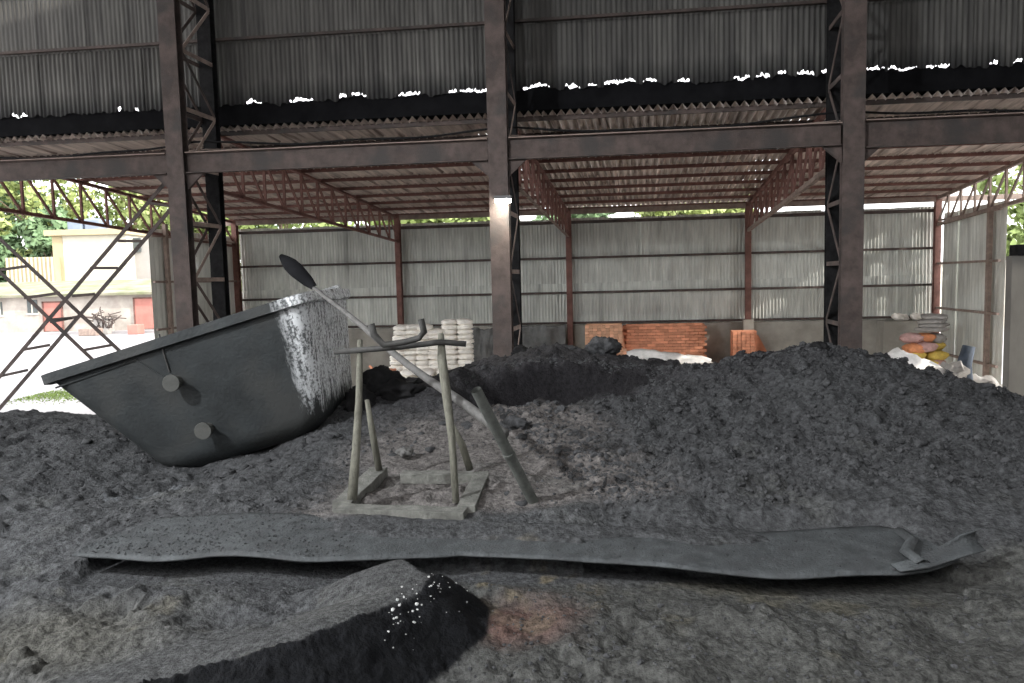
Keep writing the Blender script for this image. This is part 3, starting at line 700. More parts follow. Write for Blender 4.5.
for k in range(NS+1):
    s = k/NS; x0, x1, y0, y1 = prof(s)
    z = -DP*s
    if s > 0.86:
        e = (s-0.86)/0.14; x0 += 0.16*e*e; x1 -= 0.16*e*e; y0 += 0.14*e*e; y1 -= 0.14*e*e
    outer.append(rrect(x0, x1, y0, y1, 0.16+0.06*s, z, n=6))
inner = []
for k in range(NS):
    s = k/NS*0.95; x0, x1, y0, y1 = prof(s, 0.05); inner.append(rrect(x0, x1, y0, y1, 0.13+0.05*s, 0.0-DP*s, n=6))
mb = MB(); k_ = len(outer[0])
# shared rim: inner up then outer down
rings = inner[::-1]+outer
vs = [p for r_ in rings for p in r_]; fs = []
for i in range(len(rings)-1):
    for j in range(k_): a = i*k_+j; b = i*k_+(j+1) % k_; fs.append((a, b, b+k_, a+k_))
fs.append(tuple(range(k_))[::-1]); fs.append(tuple((len(rings)-1)*k_+j for j in range(k_)))
mb.add(vs, fs)
# tub material: grey, with the splashed white coat on the right end (a coat with its own outline)
tm = mat('tub_steel', (0.023, 0.026, 0.027), 0.62, 0.3, 3.0, 0.3, 30, dirt_shade=((0.034, 0.035, 0.034), 1.6, 0.48), spec=0.35)
nt = tm.node_tree; N = nt.nodes; L = nt.links; bs = N['Principled BSDF']; src = bs.inputs['Base Color'].links[0].from_socket
tc = N.new('ShaderNodeTexCoord'); sx = N.new('ShaderNodeSeparateXYZ'); L.new(tc.outputs['Object'], sx.inputs[0])
def mth(op, a, b=None, c=None):
    q = N.new('ShaderNodeMath'); q.operation = op
    for k, v_ in enumerate((a, b, c)):
        if v_ is None: continue
        if isinstance(v_, (int, float)): q.inputs[k].default_value = v_
        else: L.new(v_, q.inputs[k])
    return q.outputs[0]
mp = N.new('ShaderNodeMapping'); mp.inputs['Scale'].default_value = (16, 16, 2.2); mp.inputs['Rotation'].default_value = (0, R(-14), 0); L.new(tc.outputs['Object'], mp.inputs[0])
ns1 = N.new('ShaderNodeTexNoise'); ns1.inputs['Scale'].default_value = 1.0; ns1.inputs['Detail'].default_value = 6; ns1.inputs['Roughness'].default_value = 0.75; L.new(mp.outputs[0], ns1.inputs['Vector'])
ns2 = N.new('ShaderNodeTexNoise'); ns2.inputs['Scale'].default_value = 38; ns2.inputs['Detail'].default_value = 5; L.new(tc.outputs['Object'], ns2.inputs['Vector'])
# edge of the coat: x > Lr-0.22-0.22*depth, ends above the foot
e1 = mth('SUBTRACT', sx.outputs[0], mth('MULTIPLY_ADD', sx.outputs[2], 0.10, Lr-0.27))
e1 = mth('MULTIPLY_ADD', mth('SUBTRACT', ns1.outputs[0], 0.5), 0.25, e1)
m1 = N.new('ShaderNodeMapRange'); L.new(e1, m1.inputs[0]); m1.inputs[1].default_value = -0.05; m1.inputs[2].default_value = 0.12
e2 = mth('MULTIPLY_ADD', mth('SUBTRACT', ns1.outputs[0], 0.5), 0.9, mth('ADD', sx.outputs[2], 1.12))
m2 = N.new('ShaderNodeMapRange'); L.new(e2, m2.inputs[0]); m2.inputs[1].default_value = 0.0; m2.inputs[2].default_value = 0.15
sp = N.new('ShaderNodeMapRange'); L.new(mth('ADD', mth('MULTIPLY', ns1.outputs[0], 0.55), mth('MULTIPLY', ns2.outputs[0], 0.45)), sp.inputs[0]); sp.inputs[1].default_value = 0.43; sp.inputs[2].default_value = 0.53
msk = mth('MULTIPLY', mth('MULTIPLY', m1.outputs[0], m2.outputs[0]), mth('MULTIPLY_ADD', sp.outputs[0], 0.85, 0.15))
mxx = N.new('ShaderNodeMixRGB'); L.new(msk, mxx.inputs[0]); L.new(src, mxx.inputs[1]); mxx.inputs[2].default_value = (0.75, 0.76, 0.77, 1); L.new(mxx.outputs[0], bs.inputs['Base Color'])
M['tub'] = tm
mb.build('body', tm, tub, smooth=True, local=True)
# rim lip
lip = MB()
ro = rrect(-0.045, Lr+0.045, -0.045, WY+0.045, 0.19, 0.02, n=6); rl = rrect(-0.045, Lr+0.045, -0.045, WY+0.045, 0.19, -0.075, n=6)
ri = rrect(0.05, Lr-0.05, 0.05, WY-0.05, 0.12, 0.02, n=6); rj = rrect(0.0, Lr, 0.0, WY, 0.16, -0.09, n=6)
vs = ri+ro+rl+rj; fs = []
for i in range(3):
    for j in range(k_): a = i*k_+j; b = i*k_+(j+1) % k_; fs.append((a, b, b+k_, a+k_))
lip.add(vs, fs); o = lip.build('rim', tm, tub, local=True)
# round lugs on the near side
def toloc(px, py, Yd):
    p = P(px, py, Yd)-A0; c, s = math.cos(tilt), math.sin(tilt)
    return Vector((p.x*c+p.z*s, p.y, -p.x*s+p.z*c))
for (px, py) in ((172, 383), (201, 432)):
    q = toloc(px, py, 7.12); s_ = -q.z/DP; yw = 0.16*s_
    g = MB(); g.tube([(q.x, yw+0.03, q.z), (q.x, yw-0.13, q.z)], 0.055, 16); g.build('lug_stem', M['lid'], tub, local=True)
    g = MB(); g.tube([(q.x, yw-0.13, q.z), (q.x, yw-0.16, q.z)], [0.085, 0.085], 20); g.build('lug_disc', M['lid'], tub, local=True, bevel=0.005)
for pts in (((160, 334), (163, 352), (168, 372)), ):
    g = MB(); qq = [toloc(a, b, 7.2) for a, b in pts]; g.tube([(q.x, 0.16*(-q.z/DP)-0.01, q.z) for q in qq], 0.009, 6); g.build('lifting_rod', M['barr'], tub, local=True)
# stiffening rib along the side
g = MB(); q0 = toloc(55, 388, 7.2); q1 = toloc(135, 360, 7.2); q2 = toloc(168, 381, 7.2)
g.tube([(q.x, 0.16*(-q.z/DP)-0.005, q.z) for q in (q0, q1, q2)], 0.010, 6); g.build('weld_rib', M['tub'], tub, local=True)
# jagged flap torn up from the far corner of the rim
g = MB(); g.add([(Lr-0.10, 0.7, 0.0), (Lr+0.05, 0.5, 0.02), (Lr+0.07, 1.2, 0.03), (Lr-0.02, 1.72, 0.10), (Lr-0.2, 1.7, 0.03)]+[(Lr-0.10, 0.7, -0.05), (Lr+0.05, 0.5, -0.06), (Lr+0.07, 1.2, -0.10), (Lr+0.02, 1.76, -0.04), (Lr-0.2, 1.7, -0.05)],
      [(0, 1, 2, 3, 4), (9, 8, 7, 6, 5), (0, 5, 6, 1), (1, 6, 7, 2), (2, 7, 8, 3), (3, 8, 9, 4), (4, 9, 5, 0)]); g.build('torn_lip', tm, tub, local=True)

# ================================================================== LONG HANDLED LADLE, LEANING PIPE
N0 = P(505, 435, 4.97); N1 = P(314, 287, 7.0); tipd = (N1-N0).normalized()
t = thing('long_ladle', N0, 'long-handled ladle resting over the timber stand, black blade on the tub rim', 'ladle')
g = MB(); pts = [N0+(N1-N0)*k/12+Vector((0, 0, 0.012*math.sin(k*0.9)-0.03*math.sin(math.pi*k/12))) for k in range(13)]; g.tube(pts, [0.038-0.019*k/12 for k in range(13)], 12); g.build('handle', M['pole'], t, smooth=True)
g = MB(); b0 = N1; b1 = P(281, 256, 7.25); d = (b1-b0); LB = d.length; dn = d.normalized(); side = dn.cross(Vector((0.1, -1, 0.2))).normalized(); nrm = side.cross(dn)
vs = []; fs = []; wid = [0.03, 0.055, 0.066, 0.074, 0.07, 0.05, 0.02]
for k, w_ in enumerate(wid):
    c = b0+d*(k/(len(wid)-1)*1.02)+nrm*0.03*math.sin(math.pi*k/6)
    for j in range(7):
        a = (j-3)/3; vs.append(c+side*w_*a+nrm*(0.05*(1-a*a)*(w_/0.1)))
    for j in range(7):
        a = (j-3)/3; vs.append(c+side*w_*a+nrm*(0.05*(1-a*a)*(w_/0.1)-0.014))
for k in range(len(wid)-1):
    o_ = k*14
    for j in range(6):
        fs.append((o_+j, o_+j+1, o_+j+15, o_+j+14)); fs.append((o_+7+j, o_+21+j, o_+22+j, o_+8+j))
    fs.append((o_, o_+14, o_+21, o_+7)); fs.append((o_+6, o_+13, o_+27, o_+20))
fs.append(tuple(range(7))+tuple(range(13, 6, -1))); o_ = (len(wid)-1)*14; fs.append(tuple(o_+j for j in range(7))[::-1]+tuple(o_+7+j for j in range(7)))
g.add(vs, fs); g.build('blade', M['flash'], t, smooth=True)
foot = Pz(533, 503, 1.735); foot.z = hz(foot.x, foot.y)-0.03; top = P(476, 390, 4.6)
foot = Pz(535, 505, 1.74)
t = thing('leaning_pipe', foot, 'short grey pipe leaning upright with its foot in the ash beside the stand', 'pipe')
g = MB(); dd = (top-foot).normalized(); mid = foot+(top-foot)*0.47
g.tube([foot-dd*0.04, mid, top], [0.038, 0.037, 0.035], 16, caps=False); g.tube([top, foot-dd*0.04], [0.030, 0.030], 16, caps=False); g.build('tube', M['pipe'], t, smooth=True)
g = MB(); g.tube([mid-dd*0.012, mid+dd*0.012], [0.043, 0.043], 14); g.build('joint_ring', M['pipe'], t)

# ================================================================== TIMBER STAND
def gp(px, py, z0=1.75): return Pz(px, py, z0)
NL = gp(337, 512, 1.74); NR = gp(466, 516, 1.74); BR = gp(482, 478, 1.79); BL = gp(378, 474, 1.79)
st = thing('timber_stand', (NL+NR+BR+BL)/4, 'rough timber stand of four thin posts on a square base, holding the ladle', 'stand')
def board(a, b, w, h, name='base_board', over=0.0):
    g = MB(); n_ = 8; a = Vector(a); b = Vector(b); d = (b-a); 
    rr = d.normalized(); xx = rr.cross(Vector((0, 0, 1))).normalized()
    vs = []; fs = []
    for k in range(n_+1):
        c = a+d*(k/n_); j1, j2 = rnd.uniform(-.004, .004), rnd.uniform(-.004, .004)
        vs += [c+xx*(w/2+j1)+Vector((0, 0, h/2+j2)), c-xx*(w/2+j2)+Vector((0, 0, h/2+j1)), c-xx*(w/2+j1)-Vector((0, 0, h/2)), c+xx*(w/2+j2)-Vector((0, 0, h/2))]
    for k in range(n_):
        for j in range(4): fs.append((4*k+j, 4*k+4+j, 4*k+4+(j+1) % 4, 4*k+(j+1) % 4))
    fs += [(0, 1, 2, 3), (4*n_+3, 4*n_+2, 4*n_+1, 4*n_)]
    g.add(vs, fs); return g.build(name, M['woodd'] if name == 'base_board' else M['wood'], st, bevel=0.004)
board(NL+Vector((0, 0, 0.0)), NR, 0.13, 0.085); board(NR+Vector((0, .06, 0.012)), BR+Vector((0, .05, 0)), 0.12, 0.085)
board(NL+Vector((0.02, .06, 0.012)), BL+Vector((0, .05, 0)), 0.14, 0.085); board(gp(402, 477, 1.79), BR+Vector((-0.06, 0.02, 0)), 0.11, 0.08)
def post(pts, rad, name='post'):
    g = MB(); g.tube(pts, rad, 8); return g.build(name, M['wood'], st, smooth=True)
pA = P(360, 340, 5.35); pB = P(441, 334, 5.35)
post([P(352, 500, 5.02), P(356, 450, 5.10), P(359, 400, 5.2), pA], [0.036, 0.031, 0.026, 0.020])
post([P(456, 503, 5.02), P(452, 440, 5.12), P(446, 390, 5.25), P(442, 360, 5.3), pB], [0.026, 0.026, 0.034, 0.034, 0.022])
post([P(379, 470, 5.75), P(372, 430, 5.75), P(367, 400, 5.7)], [0.028, 0.026, 0.018])
post([P(470, 470, 5.75), P(462, 445, 5.75), P(452, 425, 5.7)], [0.03, 0.03, 0.02])
g = MB(); g.tube([P(334, 352, 5.30), P(400, 347, 5.3), P(441, 342, 5.3), P(466, 344, 5.3)], 0.021, 10); g.build('cross_bar', M['barr'], st, smooth=True)
g = MB(); g.tube([P(371, 324, 5.2), P(374, 335, 5.2), P(384, 345, 5.2), P(405, 342, 5.2), P(419, 338, 5.2), P(424, 332, 5.2), P(421, 319, 5.2)], [0.026, 0.026, 0.024, 0.022, 0.022, 0.024, 0.024], 10); g.build('yoke_hook', M['barr'], st, smooth=True)

# ================================================================== LYING STEEL SHEET
sh_o = thing('steel_sheet', ((XL+XR)/2, 4.4, ZS), 'long thin steel sheet lying on the ash with a raised wavy front edge', 'sheet')
NX, NY = 220, 14; vs = []; fs = []
xs = np.linspace(XL, XR, NX+1)
for i, xx in enumerate(xs):
    yf = float(sheet_front(np.array(xx))); yb = float(sheet_back(np.array(xx)))
    for j in range(NY+1):
        yy = yf+(yb-yf)*j/NY; z = float(sheet_z(np.array(xx), np.array(yy)))
        if j == 0: z -= 0.012
        vs.append((xx, yy, z))
for i in range(NX):
    for j in range(NY): a = i*(NY+1)+j; fs.append((a, a+NY+1, a+NY+2, a+1))
scatter('ash_crumbs', sh_o, sp_-np.array(sh_o.location), np.clip(np.random.default_rng(8).lognormal(-5.4, 0.5, 1500), 0.002, 0.012), M['clod'], 15)
g = MB(); g.add(vs, fs); o = g.build('plate', M['sheet'], sh_o, smooth=True); s = o.modifiers.new('solid', 'SOLIDIFY'); s.thickness = 0.012; s.offset = -1
# bent lip on the far right: curls up and back
e0 = Vector((XR-0.45, float(sheet_front(np.array(XR-0.45)))+0.01, ZS-0.005)); cp = [Pz(900, 571, 1.715), Pz(930, 567, 1.73), Pz(952, 560, 1.75), Pz(970, 554, 1.77), Pz(986, 550, 1.79)]
g = MB(); vs = []; fs = []
ups = (0.0, 0.012, 0.03, 0.055, 0.075)
for k, c in enumerate(cp):
    for j in range(5):
        a = j/4*math.pi*(0.25+0.17*k); rr = 0.012+0.010*k
        vs.append(c+Vector((0, rr*1.6*math.sin(a), rr*(1-math.cos(a))))+Vector((0, 0.02*j*(1-k/6), 0)))
for k in range(4):
    for j in range(4): a = k*5+j; fs.append((a, a+5, a+6, a+1))
g.add(vs, fs); o = g.build('curled_lip', M['sheet'], sh_o, smooth=True); s = o.modifiers.new('solid', 'SOLIDIFY'); s.thickness = 0.006
g = MB(); c = [Pz(900, 530, 1.745), Pz(914, 540, 1.745), Pz(908, 551, 1.74), Pz(925, 563, 1.735)]
vs = [];
for p in c: vs += [p+Vector((-0.05, 0, 0.0)), p+Vector((-0.01, 0, 0.022)), p+Vector((0.03, 0, 0.004))]
fs = [(3*k+j, 3*k+3+j, 3*k+4+j, 3*k+1+j) for k in range(3) for j in range(2)]
g.add(vs, fs); o = g.build('folded_corner', M['sheet'], sh_o, smooth=True); s = o.modifiers.new('solid', 'SOLIDIFY'); s.thickness = 0.006

# ================================================================== SACKS
def sack_mesh(name, L_, W_, H_, m, seed=0, n=10):
    r_ = random.Random(seed); bm = bmesh.new(); bmesh.ops.create_cube(bm, size=2.0); bmesh.ops.subdivide_edges(bm, edges=bm.edges[:], cuts=4, use_grid_fill=True)
    for v in bm.verts:
        x, y, z = v.co; ex = 1-0.10*abs(y)**3; ey = 1-0.12*abs(x)**4
        pinch = (1-0.55*abs(x)**4)*(1-0.5*abs(y)**4)
        v.co = Vector((x*ex*L_/2, y*ey*W_/2, z*pinch*H_/2+0.02*H_*math.sin(9*x+seed)*(1 if z > 0 else -1)))
        v.co += Vector((r_.uniform(-1, 1), r_.uniform(-1, 1), r_.uniform(-1, 1)))*0.012*H_/0.15
    me = bpy.data.meshes.new(name); bm.to_mesh(me); bm.free(); me.materials.append(m)
    me.polygons.foreach_set('use_smooth', [True]*len(me.polygons)); return me
sk = [sack_mesh('sack', 0.66, 0.44, 0.155, M['sack'], s) for s in range(4)]
yS = 19.6
xa = P(388, 350, yS).x; xb = P(435, 350, yS).x
ORD = ['bottom', 'second', 'third', 'fourth', 'fifth', 'sixth', 'seventh', 'eighth', 'ninth', 'tenth', 'eleventh', 'twelfth', 'thirteenth', 'fourteenth', 'fifteenth', 'sixteenth', 'top']
def sack_at(x, y, z, label, group, me, rz=0):
    o = link_mesh('sack', me, None, (x, y, z), (rnd.uniform(-.04, .04), rnd.uniform(-.05, .05), rz+rnd.uniform(-.12, .12)))
    return tag(o, label, 'sack', group)
lay = 0.135
for r_ in range(16):     # left stack, stepped on its left side; right stack a little taller
    z = 0.085+r_*lay; top_in = max(0, r_-4)*0.022
    for c in range(4):
        x_ = xa+0.02+top_in+c*(xb-xa-top_in)/3.4
        if r_ == 15 and c == 3: continue
        sack_at(x_+0.10, yS+0.35, z, 'white sack in the left tall stack, %s layer, %s from its left' % (ORD[r_], ('first', 'second', 'third', 'fourth')[c]), 'white sacks of the left stack', sk[(r_+c) % 4], math.pi/2)
xc = P(444, 350, yS).x; xd = P(472, 350, yS).x
for r_ in range(17):
    for c in range(2):
        sack_at(xc+0.14+c*0.40, yS+0.42, 0.085+r_*lay*0.99, 'white sack in the right tall stack, %s layer, %s of the pair' % (ORD[r_], ('left', 'right')[c]), 'white sacks of the right stack', sk[(r_*3+c) % 4], math.pi/2)
for r_ in range(8):
    for c in range(3):
        sack_at(P(408, 380, 18.4).x+c*0.45, 18.75, 0.085+r_*lay, 'white sack in the low front stack, %s layer, %s of three' % (ORD[r_] if r_ < 7 else 'top', ('left', 'middle', 'right')[c]), 'white sacks of the low front row', sk[(r_+2*c) % 4], math.pi/2)

# right corner: grey flat sacks on top of coloured sacks
def corner(px, py, Yd): return P(px, py, Yd)
yC = 19.4; gz = corner(930, 361, yC)
cols = [('red', 912, 357), ('red', 918, 353), ('pink', 928, 356), ('orange', 911, 346), ('yellow', 922, 348), ('yellow', 936, 344), ('orange', 917, 339), ('pink', 929, 341), ('yellow', 912, 334), ('pink', 937, 335), ('orange', 924, 333), ('yellow', 934, 362), ('yellow', 934, 370)]
z0 = 0.10; k = 0
place_words = {0: 'bottom left', 1: 'low centre', 2: 'low right'}
rowsC = [('red', 'pink', 'yellow'), ('yellow', 'red', 'pink'), ('red', 'red', 'yellow'), ('orange', 'yellow', 'pink'), ('yellow', 'orange', 'yellow'), ('orange', 'pink', 'yellow'), ('pink', 'orange', 'greysack')]
heights = ['bottom', 'second', 'third', 'fourth', 'fifth', 'sixth', 'top coloured']
side_w = ['left', 'middle', 'right']
xL = corner(910, 345, yC).x; xR_ = corner(941, 345, yC).x
cmesh = {c: sack_mesh('sack', 0.55, 0.36, 0.25, M[c], 20) for c in ('red', 'yellow', 'orange', 'pink', 'greysack')}
for r_, row in enumerate(rowsC):
    for c, cname in enumerate(row):
        cn = {'greysack': 'grey'}.get(cname, cname)
        sack_at(xL+(c+0.15)*(xR_-xL)/2.6, yC+rnd.uniform(-.15, .15), 0.14+r_*0.23+rnd.uniform(-.03, .03), '%s sack, %s layer and %s of the coloured corner stack' % (cn, heights[r_], side_w[c]), 'coloured sacks in the right corner', cmesh[cname], rnd.uniform(-.9, .9))
gm = sack_mesh('sack', 0.8, 0.6, 0.14, M['greysack'], 31)
for r_, w_ in enumerate(('lowest', 'second', 'third', 'topmost')):
    sack_at(corner(932, 325, yC).x+0.05*(r_ % 2), yC, 1.76+r_*0.11, 'flat grey sack, %s of the grey pile in the right corner' % w_, 'flat grey sacks in the right corner', gm, 0.5+0.2*r_)
for (px, py, w_, lab) in ((900, 327, 0.5, 'small white bag lying on the dado ledge left of the grey sacks'), (918, 324, 0.42, 'crumpled white bag tucked behind the flat grey sacks')):
    p = onplane(px, py, LV-0.35)
    if px == 900: p.z = 1.95
    else: p.z = 1.95
    o = link_mesh('bag', sack_mesh('bag', w_, 0.3, 0.22, M['sack'], 40), None, (p.x, p.y, p.z), (0.1, 0.15, 0.4)); tag(o, lab, 'bag', 'white bags on the ledge')
g = MB(); a = onplane(880, 328, LV-0.3); b = onplane(926, 326, LV-0.3); a.z = b.z = 0.92
g.bar(a, b, 0.55, 1.84); tag(g.build('concrete_ledge', M['conc']), 'low concrete ledge against the back wall in the right corner', 'ledge')

# ================================================================== BRICK STACKS
bme = bpy.data.meshes.new('brick')
def brick_mesh(sx_, sy_, sz_, m):
    bm = bmesh.new(); bmesh.ops.create_cube(bm, size=1.0)
    for v in bm.verts: v.co = Vector((v.co.x*sx_, v.co.y*sy_, v.co.z*sz_))
    bmesh.ops.bevel(bm, geom=bm.edges[:], offset=0.007, segments=1, affect='EDGES'); me = bpy.data.meshes.new('brick'); bm.to_mesh(me); bm.free(); me.materials.append(m); return me
bm1 = brick_mesh(0.245, 0.115, 0.082, M['brick']); bm2 = brick_mesh(0.115, 0.245, 0.082, M['brickp']); bm3 = brick_mesh(0.115, 0.245, 0.082, M['brick'])
def brick_stack(px0, px1, vp, zt, label, me, pitch, slope_r=0.0, core=M['brick'], depth=0.5, zmin=0.4, slope_l=0.0):
    a = onplane(px0, 340, vp); b = onplane(px1, 340, vp); Lb = (Vector((b.x-a.x, b.y-a.y, 0))).length
    org = Vector((a.x, a.y, 0)); t = thing('brick_stack', org, label, 'brick stack', 'brick stacks at the back wall')
    nrow = int((zt)/0.087); cnt = 0
    zstart = max(0, int(zmin/0.087))
    for r_ in range(zstart, nrow):
        left = slope_l*(nrow-1-r_)*0.087 if slope_l > 0 else -slope_l*r_*0.087
        right = Lb-slope_r*r_*0.087
        x_ = left+(0.5*pitch if (r_ % 2 and pitch > 0.2) else 0)+pitch/2
        while x_ < right-pitch*0.3 and cnt < 300:
            o = link_mesh('brick', me, t, UH*x_+VH*rnd.uniform(-.012, .012)+Vector((0, 0, 0.045+r_*0.087)), (0, 0, UA+rnd.uniform(-.03, .03))); cnt += 1; x_ += pitch
    g = MB(); c0 = org+UH*(0.02)+VH*0.06; 
    wtop = Lb-slope_r*zt-0.02
    fr = [c0, c0+UH*(Lb-0.04), c0+UH*wtop+Vector((0, 0, zt-0.06)), c0+UH*(slope_l*0 if slope_l >= 0 else -slope_l*zt)+Vector((0, 0, zt-0.06))]
    vs = fr+[p+VH*depth for p in fr]; g.add(vs, [(0, 1, 2, 3), (7, 6, 5, 4), (0, 4, 5, 1), (1, 5, 6, 2), (2, 6, 7, 3), (3, 7, 4, 0)])
    o = g.build('inner_bricks', core, t); o['kind'] = 'stuff'; return t
brick_stack(585, 631, LV-1.15, 2.0, 'pale orange brick stack with raked right end, left of the long one', bm2, 0.122, slope_r=0.14, core=M['brickp'], zmin=0.75)
brick_stack(622, 705, LV-0.78, 1.92, 'long orange-red brick stack against the middle of the back wall', bm1, 0.25, core=M['brick'], zmin=0.6)
brick_stack(732, 757, LV-1.1, 1.72, 'small upright orange brick stack in front of a wall post', bm3, 0.125, core=M['brick'], zmin=0.7)
brick_stack(758, 786, LV-0.6, 1.55, 'low orange brick stack sloping down beside the wall post', bm1, 0.25, slope_r=0.75, core=M['brick'], zmin=0.6)
# white bags along the foot of the brick stacks
wbm = sack_mesh('bag', 1.0, 0.5, 0.30, M['white'], 55)
for (px, py, lab, sz) in ((645, 352, 'left white bag lying at the foot of the long brick stack', 1.0), (668, 355, 'middle white bag lying at the foot of the long brick stack', 1.0), (692, 358, 'right white bag lying at the foot of the long brick stack', 1.0), (571, 353, 'white bag lying at the foot of the red post near the lamp column', 0.8)):
    p = onplane(px, py, LV-2.4)
    p.z -= 0.08
    o = link_mesh('bag', wbm, None, p, (0, 0.05, UA)); o.scale = (sz, 1, 1); tag(o, lab, 'bag', 'white bags at the brick stacks')
    g = MB(); 
# low bench of dusty rubble that carries those bags
g = MB(); a = onplane(560, 356, LV-2.45); b = onplane(712, 362, LV-2.45)
g.bar(Vector((a.x, a.y, a.z/2-0.12)), Vector((b.x, b.y, a.z/2-0.12)), 0.7, a.z-0.2); tag(g.build('rubble_bench', M['dust']), 'low dusty bank carrying the white bags before the bricks', 'bank')

# ================================================================== TARPAULINS, PLANK, ROLLED CLOTH, WHITE HEAP
def tarp(px0, px1, pyt, v, z0, z1, label, seed):
    a = onplane(px0, pyt, v); b = onplane(px1, pyt, v); nx, nzv = 40, 24; vs = []; fs = []
    for j in range(nzv+1):
        for i in range(nx+1):
            s_, t_ = i/nx, j/nzv
            q = float(fbm(np.array([s_*4.0+seed]), np.array([t_*3.0]), 3, seed)[0])
            top_w = 0.06*float(fbm(np.array([s_*6.0]), np.array([0.5]), 2, seed+3)[0])
            p = a+(b-a)*s_; vs.append(Vector((p.x, p.y, z0+(z1-z0+top_w)*t_))-VH*(0.13*q+0.42*(1-t_)**2+0.05))
    for j in range(nzv):
        for i in range(nx): k_ = j*(nx+1)+i; fs.append((k_, k_+1, k_+nx+2, k_+nx+1))
    g = MB(); g.add(vs, fs); o = g.build('tarpaulin', M['tarp'], smooth=True); s_ = o.modifiers.new('solid', 'SOLIDIFY'); s_.thickness = 0.02
    return tag(o, label, 'tarpaulin', 'grey tarpaulins against the back wall')
tarp(471, 499, 331, LV-0.35, 0.0, 1.84, 'grey tarpaulin draped beside the white sacks, left of the lamp column', 3)
tarp(522, 566, 331, LV-0.35, 0.0, 1.88, 'grey tarpaulin draped on the wall right of the lamp column', 8)
a = P(449, 374, 9.6); b = P(474, 366, 9.8)
g = MB(); g.bar(a, b, 0.14, 0.05); tag(g.build('dark_plank', M['black'], bevel=0.005), 'short black plank lying on the ash crest before the white sacks', 'plank')
# dark chunks on the crest
def chunk(px, py, Yd, s, label, m, sc=(1, 1, 1), name='slag_chunk'):
    p = P(px, py, Yd); v, f = lump_template(int(px), 4); nn = fbm(v[:, 0]*2+px, v[:, 1]*2+v[:, 2]*1.7, 3, int(px)); v = v/np.linalg.norm(v, axis=1)[:, None]
    n3 = fbm(v[:, 0]*5+v[:, 2]*3, v[:, 1]*5-v[:, 2]*4+px, 3, int(px)+9, True); v = v*(1+0.4*nn[:, None]+0.22*n3[:, None])*np.array(sc)*s
    me = np_mesh(name, v, f, m, True); o = link_mesh(name, me, None, p); return tag(o, label, 'chunk', 'slag chunks on the crest')
chunk(604, 347, 10.4, 0.18, 'rounded grey slag chunk on the crest before the brick stacks', M['clod'], (1.1, 1, 0.8))
chunk(819, 349, 8.0, 0.09, 'small black slag chunk on the very peak of the ash heap', M['black'], (1, 1, 0.9))
chunk(521, 355, 10.6, 0.13, 'black slag chunk at the foot of the lamp column', M['black'], (1, 1, 0.9))
chunk(566, 352, 10.6, 0.12, 'grey ash chunk on the crest right of the lamp column', M['clod'], (1.5, 1, 0.7))
chunk(380, 388, 8.6, 0.22, 'black jagged clinker mass between the tub and the stand', M['black'], (1.2, 1, 1.0))
chunk(400, 394, 8.4, 0.18, 'black clinker lump right of the jagged clinker mass', M['black'], (1.4, 1, 0.8))
chunk(430, 384, 9.0, 0.13, 'black clinker lump below the white sacks', M['black'], (1.6, 1, 0.7))
chunk(360, 408, 8.1, 0.16, 'black clinker lump against the white end of the tub', M['black'], (1.0, 1, 1.3))
chunk(515, 424, 6.9, 0.085, 'rounded grey ash lump on the slope behind the leaning pipe', M['clod'], (1.4, 1, 0.8))
chunk(225, 474, 6.85, 0.055, 'crusty grey ash lump at the foot of the tub', M['clod'], (1.6, 1, 0.7))
chunk(262, 462, 6.9, 0.055, 'rough ash lump right of the tub foot', M['clod'], (1.8, 1, 0.6))
chunk(405, 452, 6.3, 0.05, 'pale dusty stone lying behind the stand', M['pole'], (1.3, 1, 0.8))
# small orange brick rubble left of the sacks
t = thing('brick_rubble', P(380, 372, 16), 'little pile of orange broken bricks left of the white sacks', 'rubble')
for k in range(16):
    link_mesh('brick', bm1, t, (rnd.uniform(-.3, .3), rnd.uniform(-.25, .25), -0.15+rnd.uniform(0, .28)), (rnd.uniform(-.6, .6), rnd.uniform(-.6, .6), rnd.uniform(0, 3))).scale = (.6, .6, .6)
p0 = t.location; g = MB(); g.box((p0.x, p0.y+0.1, (p0.z-0.2)/2), (1.0, 0.9, p0.z-0.2)); o = tag(g.build('dust_bank', M['dust'], bevel=0.2), 'dark bank under the broken orange bricks', 'bank')
# white heap in the right corner
def mound(name, cx, cyy, rx, ry, h, m, label, seed, zb=0.0, cat='heap'):
    nn = 60; xs_ = np.linspace(-1, 1, nn); XX, YY = np.meshgrid(xs_, xs_); rr = np.hypot(XX, YY)+0.15*fbm(XX*2+seed, YY*2, 3, seed)
    ZZ = h*(1-sstep(0.0, 1.0, rr))*(1+0.25*fbm(XX*5, YY*5, 4, seed+1))+0.03*fbm(XX*14, YY*14, 3, seed+2)*(rr < 1)
    VV = np.stack([(XX*rx).ravel(), (YY*ry).ravel(), ZZ.ravel()-0.02], 1); id_ = np.arange(nn*nn).reshape(nn, nn)
    q = np.stack([id_[:-1, :-1], id_[:-1, 1:], id_[1:, 1:], id_[1:, :-1]], -1).reshape(-1, 4)
    o = link_mesh(name, np_mesh(name, VV, q, m, True), None, (cx, cyy, zb)); return tag(o, label, cat)
p = P(893, 368, 15.6); mound('white_heap', p.x, p.y, 2.6, 1.9, 1.62, M['white'], 'white powder heap shining in sunlight behind the ash heap', 4)
p = P(975, 380, 15.6); mound('rubbish_heap', p.x, p.y, 1.6, 1.5, 1.15, M['greysack'], 'grey rubbish heap against the right side wall', 6)
p = P(967, 358, 15.4)
g = MB(); g.tube([P(966, 382, 15.4), P(964, 365, 15.4), P(969, 346, 15.4)], [0.13, 0.15, 0.12], 10); tag(g.build('rolled_cloth', M['blue'], smooth=True), 'dark blue roll of cloth standing by the right side wall', 'roll')
